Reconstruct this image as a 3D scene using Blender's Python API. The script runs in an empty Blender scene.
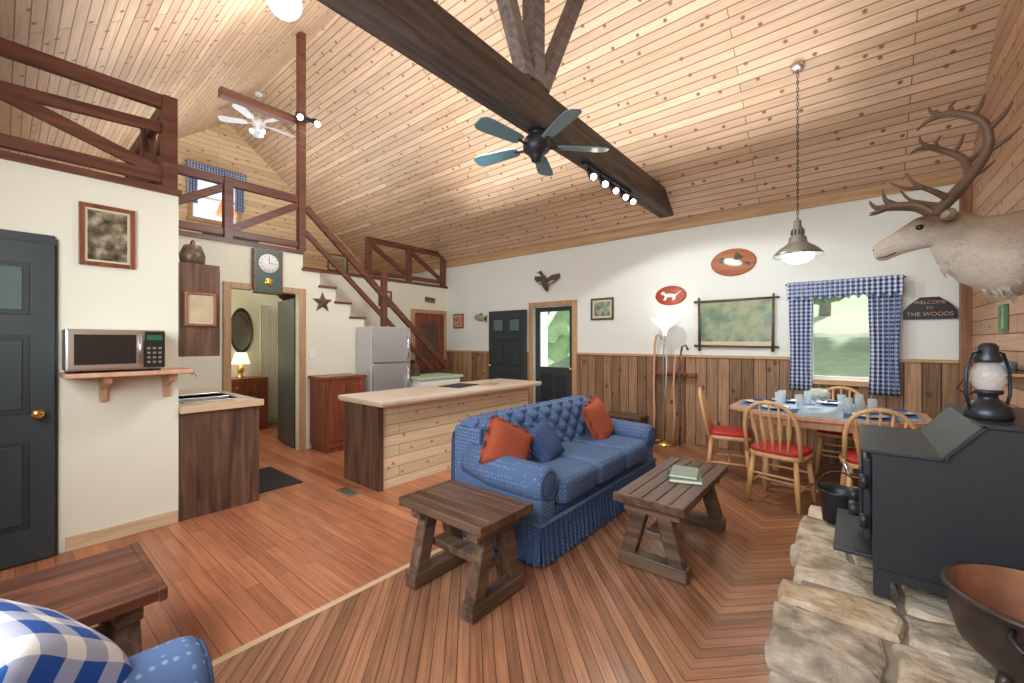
import bpy, bmesh, math, random
from mathutils import Vector, Matrix, Euler, noise
random.seed(7)
D=bpy.data; SC=bpy.context.scene; COL=SC.collection
pi=math.pi
# ------------------------------------------------------------------ materials
def nmat(name):
    m=D.materials.new(name); m.use_nodes=True
    return m,m.node_tree,m.node_tree.nodes['Principled BSDF']
def c4(c): return (c[0],c[1],c[2],1)
def N(nt,t,**k):
    n=nt.nodes.new(t)
    for a,b in k.items(): setattr(n,a,b)
    return n
def L(nt,a,b): nt.links.new(a,b)
def math_(nt,op,a,b=None,c=None):
    n=N(nt,'ShaderNodeMath',operation=op)
    for i,v in enumerate((a,b,c)):
        if v is None: continue
        if isinstance(v,(int,float)): n.inputs[i].default_value=v
        else: L(nt,v,n.inputs[i])
    return n.outputs[0]
def mix(nt,f,a,b,bt='MIX'):
    n=N(nt,'ShaderNodeMixRGB',blend_type=bt)
    for i,v in enumerate((f,a,b)):
        if isinstance(v,(int,float)): n.inputs[i].default_value=v
        elif isinstance(v,tuple): n.inputs[i].default_value=c4(v)
        else: L(nt,v,n.inputs[i])
    return n.outputs[0]
def flat(name,col,rough=.5,metal=0,var=.12,ns=18,bump=0,emit=0,ecol=None):
    m,nt,b=nmat(name)
    tc=N(nt,'ShaderNodeTexCoord'); no=N(nt,'ShaderNodeTexNoise'); no.inputs['Scale'].default_value=ns
    no.inputs['Detail'].default_value=4
    L(nt,tc.outputs['Object'],no.inputs['Vector'])
    lo=tuple(c*(1-var) for c in col); hi=tuple(min(1,c*(1+var)) for c in col)
    L(nt,mix(nt,no.outputs['Fac'],lo,hi),b.inputs['Base Color'])
    b.inputs['Roughness'].default_value=rough; b.inputs['Metallic'].default_value=metal
    if bump:
        bp=N(nt,'ShaderNodeBump'); bp.inputs['Strength'].default_value=bump; bp.inputs['Distance'].default_value=.01
        L(nt,no.outputs['Fac'],bp.inputs['Height']); L(nt,bp.outputs[0],b.inputs['Normal'])
    if emit:
        b.inputs['Emission Color'].default_value=c4(ecol or col); b.inputs['Emission Strength'].default_value=emit
    return m
def wood(name,c1,c2,axis=0,rough=.45,s=1.0,bump=.15):
    m,nt,b=nmat(name)
    tc=N(nt,'ShaderNodeTexCoord'); mp=N(nt,'ShaderNodeMapping')
    sc=[22*s]*3; sc[axis]=1.6*s; mp.inputs['Scale'].default_value=sc
    L(nt,tc.outputs['Object'],mp.inputs[0])
    no=N(nt,'ShaderNodeTexNoise'); no.inputs['Scale'].default_value=1; no.inputs['Detail'].default_value=6
    no.inputs['Distortion'].default_value=.6
    L(nt,mp.outputs[0],no.inputs['Vector'])
    r=N(nt,'ShaderNodeValToRGB'); r.color_ramp.elements[0].position=.32; r.color_ramp.elements[1].position=.68
    r.color_ramp.elements[0].color=c4(c1); r.color_ramp.elements[1].color=c4(c2)
    L(nt,no.outputs['Fac'],r.inputs[0]); L(nt,r.outputs[0],b.inputs['Base Color'])
    b.inputs['Roughness'].default_value=rough
    bp=N(nt,'ShaderNodeBump'); bp.inputs['Strength'].default_value=bump; bp.inputs['Distance'].default_value=.004
    L(nt,no.outputs['Fac'],bp.inputs['Height']); L(nt,bp.outputs[0],b.inputs['Normal'])
    return m
def planks(name,mode,w,Ln,c1,c2,gap=(.05,.03,.02),knot=0,rough=.4,grain=.35,mort=.003,seam=0,bump=.4,knotcol=(.2,.08,.03),rowv=.14):
    m,nt,b=nmat(name)
    tc=N(nt,'ShaderNodeTexCoord'); sp=N(nt,'ShaderNodeSeparateXYZ'); L(nt,tc.outputs['Object'],sp.inputs[0])
    X,Y,Z=sp.outputs
    if mode=='chev':
        u=math_(nt,'ABSOLUTE',math_(nt,'SUBTRACT',X,seam))
        ac=math_(nt,'MULTIPLY',math_(nt,'SUBTRACT',u,Y),.7071); al=math_(nt,'MULTIPLY',math_(nt,'ADD',u,Y),.7071)
    else:
        d={'x':X,'y':Y,'z':Z}; al=d[mode[0]]; ac=d[mode[1]]
    ac=math_(nt,'ADD',ac,50.0); al=math_(nt,'ADD',al,50.0)
    cv=N(nt,'ShaderNodeCombineXYZ'); L(nt,al,cv.inputs[0]); L(nt,ac,cv.inputs[1])
    br=N(nt,'ShaderNodeTexBrick'); br.offset=.37; br.offset_frequency=2
    L(nt,cv.outputs[0],br.inputs['Vector'])
    for k,v in {'Scale':1,'Mortar Size':mort,'Mortar Smooth':.1,'Bias':0,'Brick Width':Ln,'Row Height':w}.items(): br.inputs[k].default_value=v
    br.inputs['Color1'].default_value=c4(c1); br.inputs['Color2'].default_value=c4(c2); br.inputs['Mortar'].default_value=c4(gap)
    row=math_(nt,'FLOOR',math_(nt,'DIVIDE',ac,w)); wn=N(nt,'ShaderNodeTexWhiteNoise',noise_dimensions='1D'); L(nt,row,wn.inputs['W'])
    cv2=N(nt,'ShaderNodeCombineXYZ'); L(nt,math_(nt,'MULTIPLY',al,2.5),cv2.inputs[0]); L(nt,math_(nt,'MULTIPLY',ac,55),cv2.inputs[1]); L(nt,math_(nt,'MULTIPLY',wn.outputs[0],30),cv2.inputs[2])
    no=N(nt,'ShaderNodeTexNoise'); no.inputs['Scale'].default_value=1; no.inputs['Detail'].default_value=4
    L(nt,cv2.outputs[0],no.inputs['Vector'])
    mr=N(nt,'ShaderNodeMapRange'); L(nt,no.outputs['Fac'],mr.inputs[0]); mr.inputs[1].default_value=.3; mr.inputs[2].default_value=.7
    mr.inputs[3].default_value=1-grain; mr.inputs[4].default_value=1+grain*.25
    mr2=N(nt,'ShaderNodeMapRange'); L(nt,wn.outputs[0],mr2.inputs[0]); mr2.inputs[3].default_value=1-rowv; mr2.inputs[4].default_value=1+rowv*.6
    f=math_(nt,'MULTIPLY',mr.outputs[0],mr2.outputs[0])
    col=mix(nt,1.0,br.outputs['Color'],f,'MULTIPLY')
    if knot:
        vo=N(nt,'ShaderNodeTexVoronoi',voronoi_dimensions='2D'); vo.inputs['Scale'].default_value=knot
        cv3=N(nt,'ShaderNodeCombineXYZ'); L(nt,math_(nt,'MULTIPLY',al,.75),cv3.inputs[0]); L(nt,ac,cv3.inputs[1])
        L(nt,cv3.outputs[0],vo.inputs['Vector'])
        r=N(nt,'ShaderNodeValToRGB'); r.color_ramp.elements[0].position=.04; r.color_ramp.elements[1].position=.09
        r.color_ramp.elements[0].color=(1,1,1,1); r.color_ramp.elements[1].color=(0,0,0,1)
        L(nt,vo.outputs['Distance'],r.inputs[0])
        col=mix(nt,r.outputs[0],col,knotcol)
    L(nt,col,b.inputs['Base Color']); b.inputs['Roughness'].default_value=rough
    bp=N(nt,'ShaderNodeBump'); bp.inputs['Strength'].default_value=bump; bp.inputs['Distance'].default_value=.004; bp.invert=True
    L(nt,br.outputs['Fac'],bp.inputs['Height']); L(nt,bp.outputs[0],b.inputs['Normal'])
    return m
def gingham(name,k,axes,ca=(.85,.87,.9),cb=(.02,.06,.25),th=.5):
    m,nt,b=nmat(name)
    tc=N(nt,'ShaderNodeTexCoord'); sp=N(nt,'ShaderNodeSeparateXYZ'); L(nt,tc.outputs['Object'],sp.inputs[0])
    d={'x':sp.outputs[0],'y':sp.outputs[1],'z':sp.outputs[2]}
    s=[]
    for a in axes:
        s.append(math_(nt,'GREATER_THAN',math_(nt,'FRACT',math_(nt,'ADD',math_(nt,'MULTIPLY',d[a],k),50)),th))
    f=math_(nt,'MULTIPLY',math_(nt,'ADD',s[0],s[1]),.5)
    L(nt,mix(nt,f,ca,cb),b.inputs['Base Color']); b.inputs['Roughness'].default_value=.9
    return m
def fabric(name,c1,c2,scale=45):
    m,nt,b=nmat(name)
    tc=N(nt,'ShaderNodeTexCoord'); vo=N(nt,'ShaderNodeTexVoronoi'); vo.inputs['Scale'].default_value=scale; vo.inputs['Randomness'].default_value=.25
    L(nt,tc.outputs['Object'],vo.inputs['Vector'])
    r=N(nt,'ShaderNodeValToRGB'); r.color_ramp.elements[0].position=.2; r.color_ramp.elements[1].position=.3
    r.color_ramp.elements[0].color=c4(c2); r.color_ramp.elements[1].color=c4(c1)
    L(nt,vo.outputs['Distance'],r.inputs[0]); L(nt,r.outputs[0],b.inputs['Base Color'])
    b.inputs['Roughness'].default_value=.9; b.inputs['Specular IOR Level'].default_value=.2
    return m
# ------------------------------------------------------------------ builder
class B:
    def __init__(s,name): s.bm=bmesh.new(); s.mats=[]; s.name=name
    def mi(s,m):
        if m not in s.mats: s.mats.append(m)
        return s.mats.index(m)
    def add(s,t,m,M=None,smooth=False):
        i=s.mi(m)
        for f in t.faces:
            f.material_index=i; f.smooth=smooth
        if M is not None: bmesh.ops.transform(t,matrix=M,verts=t.verts)
        bmesh.ops.recalc_face_normals(t,faces=t.faces)
        me=D.meshes.new('t'); t.to_mesh(me); t.free(); s.bm.from_mesh(me); D.meshes.remove(me)
    def box(s,c,sz,m,rot=(0,0,0),bev=0,seg=2,smooth=False):
        t=bmesh.new(); bmesh.ops.create_cube(t,size=1)
        bmesh.ops.scale(t,vec=sz,verts=t.verts)
        if bev: bmesh.ops.bevel(t,geom=t.edges[:],offset=min(bev,min(sz)*.49),segments=seg,profile=.5,affect='EDGES')
        s.add(t,m,Matrix.Translation(c)@Euler(rot).to_matrix().to_4x4(),smooth)
    def bb(s,a,b,m,bev=0,seg=2,smooth=False):
        c=[(a[i]+b[i])/2 for i in range(3)]; z=[abs(b[i]-a[i]) for i in range(3)]
        s.box(c,z,m,bev=bev,seg=seg,smooth=smooth)
    def bar(s,p1,p2,w,h,m,bev=.004,up=(0,0,1)):
        p1=Vector(p1);p2=Vector(p2); d=p2-p1; l=d.length; x=d.normalized(); u=Vector(up)
        if abs(x.dot(u))>.98: u=Vector((1,0,0))
        y=u.cross(x).normalized(); z=x.cross(y)
        M=Matrix((x,y,z)).transposed().to_4x4(); M.translation=(p1+p2)/2
        t=bmesh.new(); bmesh.ops.create_cube(t,size=1); bmesh.ops.scale(t,vec=(l,w,h),verts=t.verts)
        if bev: bmesh.ops.bevel(t,geom=t.edges[:],offset=bev,segments=1,affect='EDGES')
        s.add(t,m,M)
    def cyl(s,p1,p2,r1,m,r2=None,n=16,smooth=True):
        if r2 is None: r2=r1
        s.tube([p1,p2],[r1,r2],m,n,smooth)
    def tube(s,pts,r,m,n=8,smooth=True,closed=False):
        pts=[Vector(p) for p in pts]; k=len(pts)
        if isinstance(r,(int,float)): r=[r]*k
        t=bmesh.new(); rings=[]
        prev=None
        for i,p in enumerate(pts):
            if closed: d=pts[(i+1)%k]-pts[i-1]
            else: d=pts[min(i+1,k-1)]-pts[max(i-1,0)]
            d.normalize()
            if prev is None:
                a=Vector((0,0,1)) if abs(d.z)<.9 else Vector((1,0,0))
                prev=a.cross(d).normalized()
            u=(prev-d*prev.dot(d)).normalized(); prev=u; v=d.cross(u)
            rings.append([t.verts.new(p+(u*math.cos(2*pi*j/n)+v*math.sin(2*pi*j/n))*r[i]) for j in range(n)])
        for i in range(k if closed else k-1):
            a=rings[i];b=rings[(i+1)%k]
            for j in range(n): t.faces.new((a[j],a[(j+1)%n],b[(j+1)%n],b[j]))
        if not closed:
            t.faces.new(rings[0][::-1]); t.faces.new(rings[-1])
        s.add(t,m,None,smooth)
    def sph(s,c,r,m,rot=(0,0,0),n=20):
        if isinstance(r,(int,float)): r=(r,r,r)
        t=bmesh.new(); bmesh.ops.create_uvsphere(t,u_segments=n,v_segments=max(8,n//2),radius=1)
        s.add(t,m,Matrix.Translation(c)@Euler(rot).to_matrix().to_4x4()@Matrix.Diagonal((*r,1)),True)
    def sup(s,c,sz,m,e1=.35,e2=.35,rot=(0,0,0),n=32):
        t=bmesh.new(); bmesh.ops.create_uvsphere(t,u_segments=n,v_segments=n//2,radius=1)
        sg=lambda v,e:math.copysign(abs(v)**e,v)
        for v in t.verts:
            ph=math.asin(max(-1,min(1,v.co.z))); th=math.atan2(v.co.y,v.co.x)
            cp=sg(math.cos(ph),e1) if abs(math.cos(ph))>1e-6 else 0
            v.co=Vector((cp*sg(math.cos(th),e2)*sz[0]/2,cp*sg(math.sin(th),e2)*sz[1]/2,sg(math.sin(ph),e1)*sz[2]/2))
        s.add(t,m,Matrix.Translation(c)@Euler(rot).to_matrix().to_4x4(),True)
    def pillow(s,c,w,h,th,m,rot=(0,0,0),n=16):
        t=bmesh.new()
        for side in (1,-1):
            g=[]
            for i in range(n+1):
                row=[]
                for j in range(n+1):
                    u=-1+2*i/n; v=-1+2*j/n
                    k=(max(0,(1-u**4))*max(0,(1-v**4)))**.5
                    pin=1-.07*(1-abs(u)**2)*abs(v)**3; pin2=1-.07*(1-abs(v)**2)*abs(u)**3
                    row.append(t.verts.new((u*w/2*pin2,side*(th/2*k),v*h/2*pin)))
                g.append(row)
            for i in range(n):
                for j in range(n): t.faces.new((g[i][j],g[i+1][j],g[i+1][j+1],g[i][j+1]))
        bmesh.ops.remove_doubles(t,verts=t.verts,dist=.0005)
        s.add(t,m,Matrix.Translation(c)@Euler(rot).to_matrix().to_4x4(),True)
    def lathe(s,prof,c,m,n=28,M=None,smooth=True):
        t=bmesh.new(); rings=[]
        for r,z in prof:
            rings.append([t.verts.new((max(r,.0004)*math.cos(2*pi*j/n),max(r,.0004)*math.sin(2*pi*j/n),z)) for j in range(n)])
        for a,b in zip(rings,rings[1:]):
            for j in range(n): t.faces.new((a[j],a[(j+1)%n],b[(j+1)%n],b[j]))
        T=Matrix.Translation(c)
        s.add(t,m,T@M if M is not None else T,smooth)
    def prism(s,pts,vec,m,smooth=False):
        t=bmesh.new(); v=[t.verts.new(p) for p in pts]; f=t.faces.new(v)
        r=bmesh.ops.extrude_face_region(t,geom=[f])
        bmesh.ops.translate(t,vec=vec,verts=[e for e in r['geom'] if isinstance(e,bmesh.types.BMVert)])
        s.add(t,m,None,smooth)
    def loft(s,secs,m,n=20):
        t=bmesh.new(); rings=[]; k=len(secs)
        for i,(c,h,w) in enumerate(secs):
            d=(secs[min(i+1,k-1)][0]-secs[max(i-1,0)][0]).normalized()
            side=Vector((0,1,0)); up=d.cross(side).normalized()
            if up.z<0: up=-up
            rings.append([t.verts.new(c+up*h*math.sin(2*pi*j/n)+side*w*math.cos(2*pi*j/n)) for j in range(n)])
        for a,b in zip(rings,rings[1:]):
            for j in range(n): t.faces.new((a[j],a[(j+1)%n],b[(j+1)%n],b[j]))
        t.faces.new(rings[0]); t.faces.new(rings[-1])
        s.add(t,m,None,True)
    def grid(s,fn,nu,nv,m,smooth=True):
        t=bmesh.new(); g=[[t.verts.new(fn(i/nu,j/nv)) for j in range(nv+1)] for i in range(nu+1)]
        for i in range(nu):
            for j in range(nv): t.faces.new((g[i][j],g[i+1][j],g[i+1][j+1],g[i][j+1]))
        s.add(t,m,None,smooth)
    def done(s,loc=(0,0,0),rot=(0,0,0),bevel=0):
        me=D.meshes.new(s.name); s.bm.to_mesh(me); s.bm.free()
        for m in s.mats: me.materials.append(m)
        o=D.objects.new(s.name,me); COL.objects.link(o); o.location=loc; o.rotation_euler=rot
        if bevel:
            b=o.modifiers.new('bev','BEVEL'); b.width=bevel; b.segments=2; b.limit_method='ANGLE'
        return o
# ------------------------------------------------------------------ palette
PINE=planks('pine_ceiling','xy',.070,3.6,(.73,.535,.37),(.60,.42,.275),gap=(.22,.125,.075),knot=4.6,rough=.42,grain=.2,mort=.004,knotcol=(.23,.10,.045),rowv=.13)
PINEG=planks('pine_gable','yz',.10,3.6,(.84,.66,.42),(.74,.54,.32),gap=(.3,.18,.1),knot=4,rough=.5,grain=.16,knotcol=(.33,.14,.05))
PINEW=planks('pine_wall','yz',.13,4,(.56,.36,.23),(.44,.265,.16),gap=(.12,.06,.03),knot=4,rough=.5,grain=.2,mort=.005,knotcol=(.2,.07,.03))
PINEI=planks('pine_island','yz',.105,3.5,(.80,.66,.45),(.74,.57,.37),gap=(.3,.2,.1),knot=5,rough=.5,grain=.15,knotcol=(.4,.2,.08))
FLK=planks('floor_kitchen_boards','xy',.083,1.1,(.56,.23,.12),(.42,.16,.08),gap=(.16,.06,.03),rough=.28,grain=.34,mort=.0018)
FLC=planks('floor_chevron_boards','chev',.056,9,(.44,.225,.13),(.32,.15,.082),gap=(.10,.048,.028),rough=.22,grain=.38,mort=.002,seam=-.55,rowv=.26)
WAIN=planks('wainscot_boards','zx',.14,5,(.47,.29,.165),(.25,.145,.08),gap=(.05,.028,.016),knot=3,rough=.6,grain=.5,mort=.006,knotcol=(.10,.05,.025),rowv=.24)
WALLW=flat('wall_white_paint',(.74,.81,.81),.75,var=.02,ns=4)
WALLC=flat('wall_cream_paint',(.76,.77,.66),.75,var=.02,ns=4)
BEAM=wood('beam_dark_wood',(.036,.026,.023),(.115,.086,.075),1,.6)
RAIL=wood('rail_brown_stain',(.085,.03,.02),(.18,.068,.042),1,.4)
TRIM=wood('trim_oak',(.40,.24,.13),(.55,.36,.2),2,.45)
TRIMX=wood('trim_pine_x',(.40,.25,.13),(.55,.36,.2),0,.45)
TRIMY=wood('trim_pine_y',(.54,.39,.25),(.68,.52,.35),1,.45)
DKW=wood('rustic_dark_wood',(.05,.029,.02),(.165,.098,.064),1,.34)
DKX=wood('rustic_grey_wood',(.06,.038,.027),(.185,.12,.08),0,.38)
LAM=wood('dark_walnut_laminate',(.05,.025,.016),(.16,.09,.058),2,.45)
CHERRY=wood('cherry_cabinet_wood',(.14,.035,.018),(.27,.08,.04),2,.3)
OAKC=wood('light_oak_chair',(.60,.36,.16),(.76,.5,.26),2,.35)
OAKT=wood('table_oak',(.50,.29,.18),(.66,.42,.28),2,.35)
BLACKI=flat('black_iron',(.03,.034,.042),.42,.4,bump=.1,ns=60)
DOORM=flat('door_dark_green_paint',(.032,.047,.054),.4)
DOORP=flat('door_panel_paint',(.02,.03,.036),.4)
BRASS=flat('brass',(.75,.5,.15),.25,1)
STEEL=flat('brushed_steel',(.62,.63,.64),.28,1)
CHROME=flat('chrome',(.75,.76,.78),.16,1)
WHITE=flat('white_enamel',(.82,.84,.84),.35,var=.03)
BLKG=flat('black_glass',(.02,.018,.018),.08)
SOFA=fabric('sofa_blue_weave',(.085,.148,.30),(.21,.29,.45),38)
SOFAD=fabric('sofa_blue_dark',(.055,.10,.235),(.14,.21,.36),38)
REDP=flat('rust_pillow_fabric',(.34,.075,.035),.95,var=.25,ns=60)
REDS=flat('red_seat_vinyl',(.48,.03,.03),.5)
COUNTER=flat('beige_laminate_counter',(.62,.52,.42),.3,var=.08,ns=80)
MINT=flat('mint_counter',(.42,.62,.45),.4)
RUBBER=flat('dark_mat',(.02,.022,.028),.9)
def glassmat(name,alpha,col=(.9,.95,.97)):
    m,nt,b=nmat(name); b.inputs['Base Color'].default_value=c4(col); b.inputs['Roughness'].default_value=.04
    b.inputs['Alpha'].default_value=alpha
    return m
GLASS=glassmat('clear_glass',.24); PANE=glassmat('window_pane',.06)
BULB=flat('lamp_glow',(1,.96,.88),.4,emit=12,ecol=(1,.95,.86))
SHADEG=flat('frosted_shade',(.95,.95,.92),.5,emit=1.0,ecol=(1,.98,.92))
GREEN=flat('grass',(.42,.54,.32),.95,var=.35,ns=3)
LEAF=flat('tree_foliage',(.24,.38,.19),.95,var=.6,ns=2)
BARK=flat('bark',(.16,.12,.09),.95)

EAVE=3.14; RY=2.82; RZ=5.75; SL=.796
def roof(y): return RZ-SL*abs(y-RY)
XG=-9.6; XR=.88; YF=6.1; YB=-.75; XC=-4.12; XK=-5.6; XA=-6.82; LZ=2.58
r=math.radians; R90=pi/2
# ------------------------------------------------------------------ shell
b=B('floor')
b.bb((XG,YB,-.1),(-2.21,YF,0),FLK); b.bb((-2.21,YB,-.1),(-2.17,YF,.001),TRIMY); b.bb((-2.17,YB,-.1),(XR,YF,0),FLC); b.done()
b=B('ceiling')
for y0,y1 in ((YB-.15,RY),(RY,YF+.15)):
    b.prism([(XG-.15,y0,roof(y0)),(XG-.15,y1,roof(y1)),(XG-.15,y1,roof(y1)+.12),(XG-.15,y0,roof(y0)+.12)],(XR+.12-XG+.15,0,0),PINE)
b.done()
DX0,DX1,DZ=-4.50,-3.68,2.04
WX0,WX1,WZ0,WZ1=-.42,.20,.98,2.0
b=B('wall_far')
H=roof(YF)
b.bb((XG,YF,0),(DX0,YF+.15,H),WALLW); b.bb((DX0,YF,DZ),(DX1,YF+.15,H),WALLW)
b.bb((DX1,YF,0),(WX0,YF+.15,H),WALLW); b.bb((WX0,YF,0),(WX1,YF+.15,WZ0),WALLW); b.bb((WX0,YF,WZ1),(WX1,YF+.15,H),WALLW)
b.bb((WX1,YF,0),(XR+.12,YF+.15,H),WALLW); b.done()
b=B('trim_wainscot')
for x0,x1,z1 in ((XA,DX0-.09,1.2),(DX1+.09,WX0-.06,1.2),(WX0-.06,WX1+.06,WZ0-.05),(WX1+.06,XR,1.2)):
    b.bb((x0,YF-.025,0),(x1,YF,z1),WAIN)
for x0,x1 in ((XA,DX0-.09),(DX1+.09,WX0-.06),(WX1+.06,XR)):
    b.bb((x0,YF-.045,1.2),(x1,YF,1.235),TRIMX,bev=.004)
b.done()
b=B('baseboard_far'); b.bb((XA,YF-.045,0),(DX0-.09,YF-.025,.11),WAIN); b.bb((DX1+.09,YF-.045,0),(XR,YF-.025,.11),WAIN); b.done()
b=B('trim_ceiling'); b.bb((XG,YF-.03,H-.13),(XR,YF,H-.005),TRIMX,bev=.004); b.done()
b=B('wall_right')
b.prism([(XR,YB-.15,-.1),(XR,YF+.15,-.1),(XR,YF+.15,roof(YF+.15)),(XR,RY,RZ),(XR,YB-.15,roof(YB-.15))],(.12,0,0),PINEW); b.done()
b=B('trim_corner_post'); b.bb((XR-.08,YF-.12,0),(XR,YF-.046,roof(YF)-.14),wood('post_brown',(.16,.07,.04),(.28,.13,.07),2,.5),bev=.006); b.done()
b=B('wall_back'); b.bb((XG,YB-.15,0),(XR,YB,roof(YB)),WALLC); b.done()
gy0,gy1,gz0,gz1=2.25,3.0,3.75,4.62
b=B('wall_gable')
def gp(pts): b.prism([(XG,y,z) for y,z in pts],(-.15,0,0),PINEG)
gp([(YB-.15,0),(gy0,0),(gy0,roof(gy0)),(YB-.15,roof(YB-.15))])
gp([(gy1,0),(YF+.15,0),(YF+.15,roof(YF+.15)),(gy1,roof(gy1))])
gp([(gy0,0),(gy1,0),(gy1,gz0),(gy0,gz0)])
gp([(gy0,gz1),(gy1,gz1),(gy1,roof(gy1)),(RY,RZ),(gy0,roof(gy0))]); b.done()
b=B('wall_entry'); b.bb((XC-.1,YB,0),(XC,.88,LZ-.12),WALLC); b.bb((XK,.78,0),(XC-.1,.88,LZ-.12),WALLC); b.done()
b=B('baseboard_entry'); b.bb((XC,.27,0),(XC+.02,.87,.10),TRIMY,bev=.004); b.done()
KY0,KY1=1.68,2.45
b=B('wall_kitchen'); b.bb((XK-.1,.88,0),(XK,KY0,LZ-.12),WALLC); b.bb((XK-.1,KY0,2.04),(XK,KY1,LZ-.12),WALLC)
pts=[(KY1,0),(KY1,LZ-.12),(2.5,LZ-.12)]
for i in range(12):
    z=LZ-.2*(i+1)-.03; y=2.5+.222*i
    pts+=[(y,z),(y+.222,z)]
pts+=[(5.164,0)]
b.prism([(XK-.1,y,z) for y,z in pts],(.1,0,0),WALLC); b.done()
b=B('wall_alcove'); b.bb((XA-.1,3.3,0),(XA,YF,LZ-.12),WALLC); b.done()
b=B('wall_bedroom'); b.bb((-8.0,.88,0),(-7.9,3.3,LZ-.12),WALLC); b.done()
b=B('wall_bedroom_near'); b.bb((-7.9,.78,0),(XK,.88,LZ-.12),WALLC); b.done()
b=B('wall_bedroom_side'); b.bb((-7.9,3.2,0),(-6.70,3.3,LZ-.12),WALLC); b.bb((-6.70,3.2,0),(XK-.12,3.3,1.5),WALLC); b.done()
b=B('loft_floor')
for a,c in (((XG,YB,LZ-.12),(XC,.88,LZ)),((XG,.88,LZ-.12),(XK,2.5,LZ)),((XG,2.5,LZ-.12),(XA,YF,LZ))): b.bb(a,c,WALLC)
b.done()
b=B('trim_loft_edge')
b.bb((XC,YB,LZ-.02),(XC+.02,.90,LZ+.03),RAIL); b.bb((XK,.88,LZ-.02),(XC,.90,LZ+.03),RAIL); b.bb((XK,.90,LZ-.02),(XK+.02,2.5,LZ+.03),RAIL)
b.bb((XA,2.6,LZ-.02),(XA+.02,YF,LZ+.03),RAIL); b.done()
# truss
b=B('tie_beam_truss')
b.bb((-2.18,YB,3.2),(-1.98,YF,3.5),BEAM,bev=.012)
b.bb((-2.15,RY-.07,3.5),(-2.01,RY+.07,roof(RY+.07)),BEAM,bev=.01)
for s in (-1,1):
    y=RY+s*.88; b.bar((-2.08,RY+s*.09,3.55),(-2.08,y,roof(y)+.04),.12,.12,BEAM,bev=.008)
b.done()
# loft rails
def rail(b,p1,p2,n,diag=1,zt=.67,first=0,last=None):
    p1=Vector(p1);p2=Vector(p2); d=(p2-p1); e=d.normalized()*.045
    b.bar(p1+e+Vector((0,0,zt)),p2-e+Vector((0,0,zt)),.06,.10,RAIL); b.bar(p1+e+Vector((0,0,.08)),p2-e+Vector((0,0,.08)),.05,.08,RAIL)
    for i in range(first,(n if last is None else last)+1):
        q=p1+d*(i/n); b.bar(q,q+Vector((0,0,zt+.05)),.095,.095,RAIL)
    for i in range(n):
        a=p1+d*(i/n); c=p1+d*((i+1)/n)
        if diag==1 or diag==3: b.bar(a+Vector((0,0,zt-.05)),c+Vector((0,0,.1)),.045,.085,RAIL)
        if diag==2 or diag==3: b.bar(a+Vector((0,0,.1)),c+Vector((0,0,zt-.05)),.04,.085,RAIL)
b=B('loft_railing')
z=LZ+.03
rail(b,(XC-.05,YB+.05,z),(XC-.05,.83,z),1,1)
b.bar((XC-.05,YB+.05,z+.36),(XC-.05,.78,z+.47),.04,.08,RAIL)
rail(b,(XC-.05,.83,z),(XK-.05,.83,z),2,3,first=1)
rail(b,(XK-.05,.83,z),(XK-.05,2.5,z),2,2,first=1,last=1)
rail(b,(XA-.05,4.24,z),(XA-.05,YF-.08,z),2,1)
b.bar((XK-.05,2.5,z),(XK-.05,2.5,roof(2.5)-.01),.09,.09,RAIL)
b.done()
b=B('collar_beam'); b.bar((XK-.12,1.60,4.33),(XK-.12,2.45,4.33),.1,.10,RAIL); b.done()
b=B('staircase')
for i in range(12):
    zz=LZ-.2*(i+1); y=2.5+.222*i
    b.bb((-6.62,y-.02,zz-.03),(XK+.03,y+.235,zz),RAIL,bev=.005)
    b.bb((-6.62,y,zz),(XK-.1,y+.02,zz+.17),WALLW)
b.bar((-6.66,2.5,2.36),(-6.66,5.1,.02),.04,.24,RAIL)
b.done()
b=B('stair_handrail')
xx=-5.66; f=lambda y:3.17-.9*(y-2.6)
b.bar((xx,2.56,f(2.56)),(xx,5.1,f(5.1)),.05,.09,RAIL)
b.bar((xx,2.56,f(2.56)-.33),(xx,5.1,f(5.1)-.33),.04,.07,RAIL)
b.bar((xx,5.07,.25),(xx,5.07,1.1),.08,.08,RAIL); b.bar((xx,3.76,1.42),(xx,3.76,2.5),.08,.08,RAIL)
b.done()
# camera
cam=D.cameras.new('camera'); co=D.objects.new('camera',cam); COL.objects.link(co); SC.camera=co
co.location=(0,0,1.42); co.rotation_euler=(pi/2,0,math.radians(39.37)); cam.lens=14.7; cam.sensor_width=36; cam.clip_start=.02
# doors/windows
def panel_door(name,w,h,loc,rz,lite=True,knob=1):
    b=B(name); b.bb((0,-.04,0),(w,0,h),DOORM,bev=.004)
    m=.11; pw=(w-m*3)/2
    rows=[(.2,.85),(1.0,h-.5)] if not lite else [(.22,.78),(.95,1.45)]
    for z0,z1 in rows+([(1.58,h-.14)]):
        for c in range(2):
            x0=m+c*(pw+m)
            b.bb((x0,-.045,z0),(x0+pw,-.038,z1),DOORP,bev=.002)
            b.bb((x0+.03,-.052,z0+.03),(x0+pw-.03,-.044,z1-.03),(DOORM if not(lite and z0>1.5) else flat(name+'_lite',(.10,.16,.17),.1)),bev=.006)
    kx=w-.08 if knob>0 else .08
    b.cyl((kx,-.04,.95),(kx,-.08,.95),.014,BRASS); b.sph((kx,-.1,.95),(.032,.026,.032),BRASS)
    return b.done(loc,(0,0,rz))
panel_door('door_1',.80,2.05,(XC+.005,-.58,.01),pi/2)
b=B('trim_1'); b.bb((XC,.222,0),(XC+.015,.235,2.1),DOORM); b.bb((XC,-.6,2.062),(XC+.015,.222,2.12),DOORM); b.done()
panel_door('door_2',.90,1.99,(-5.50,YF-.07,.01),0,knob=-1)
b=B('door_3')
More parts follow.
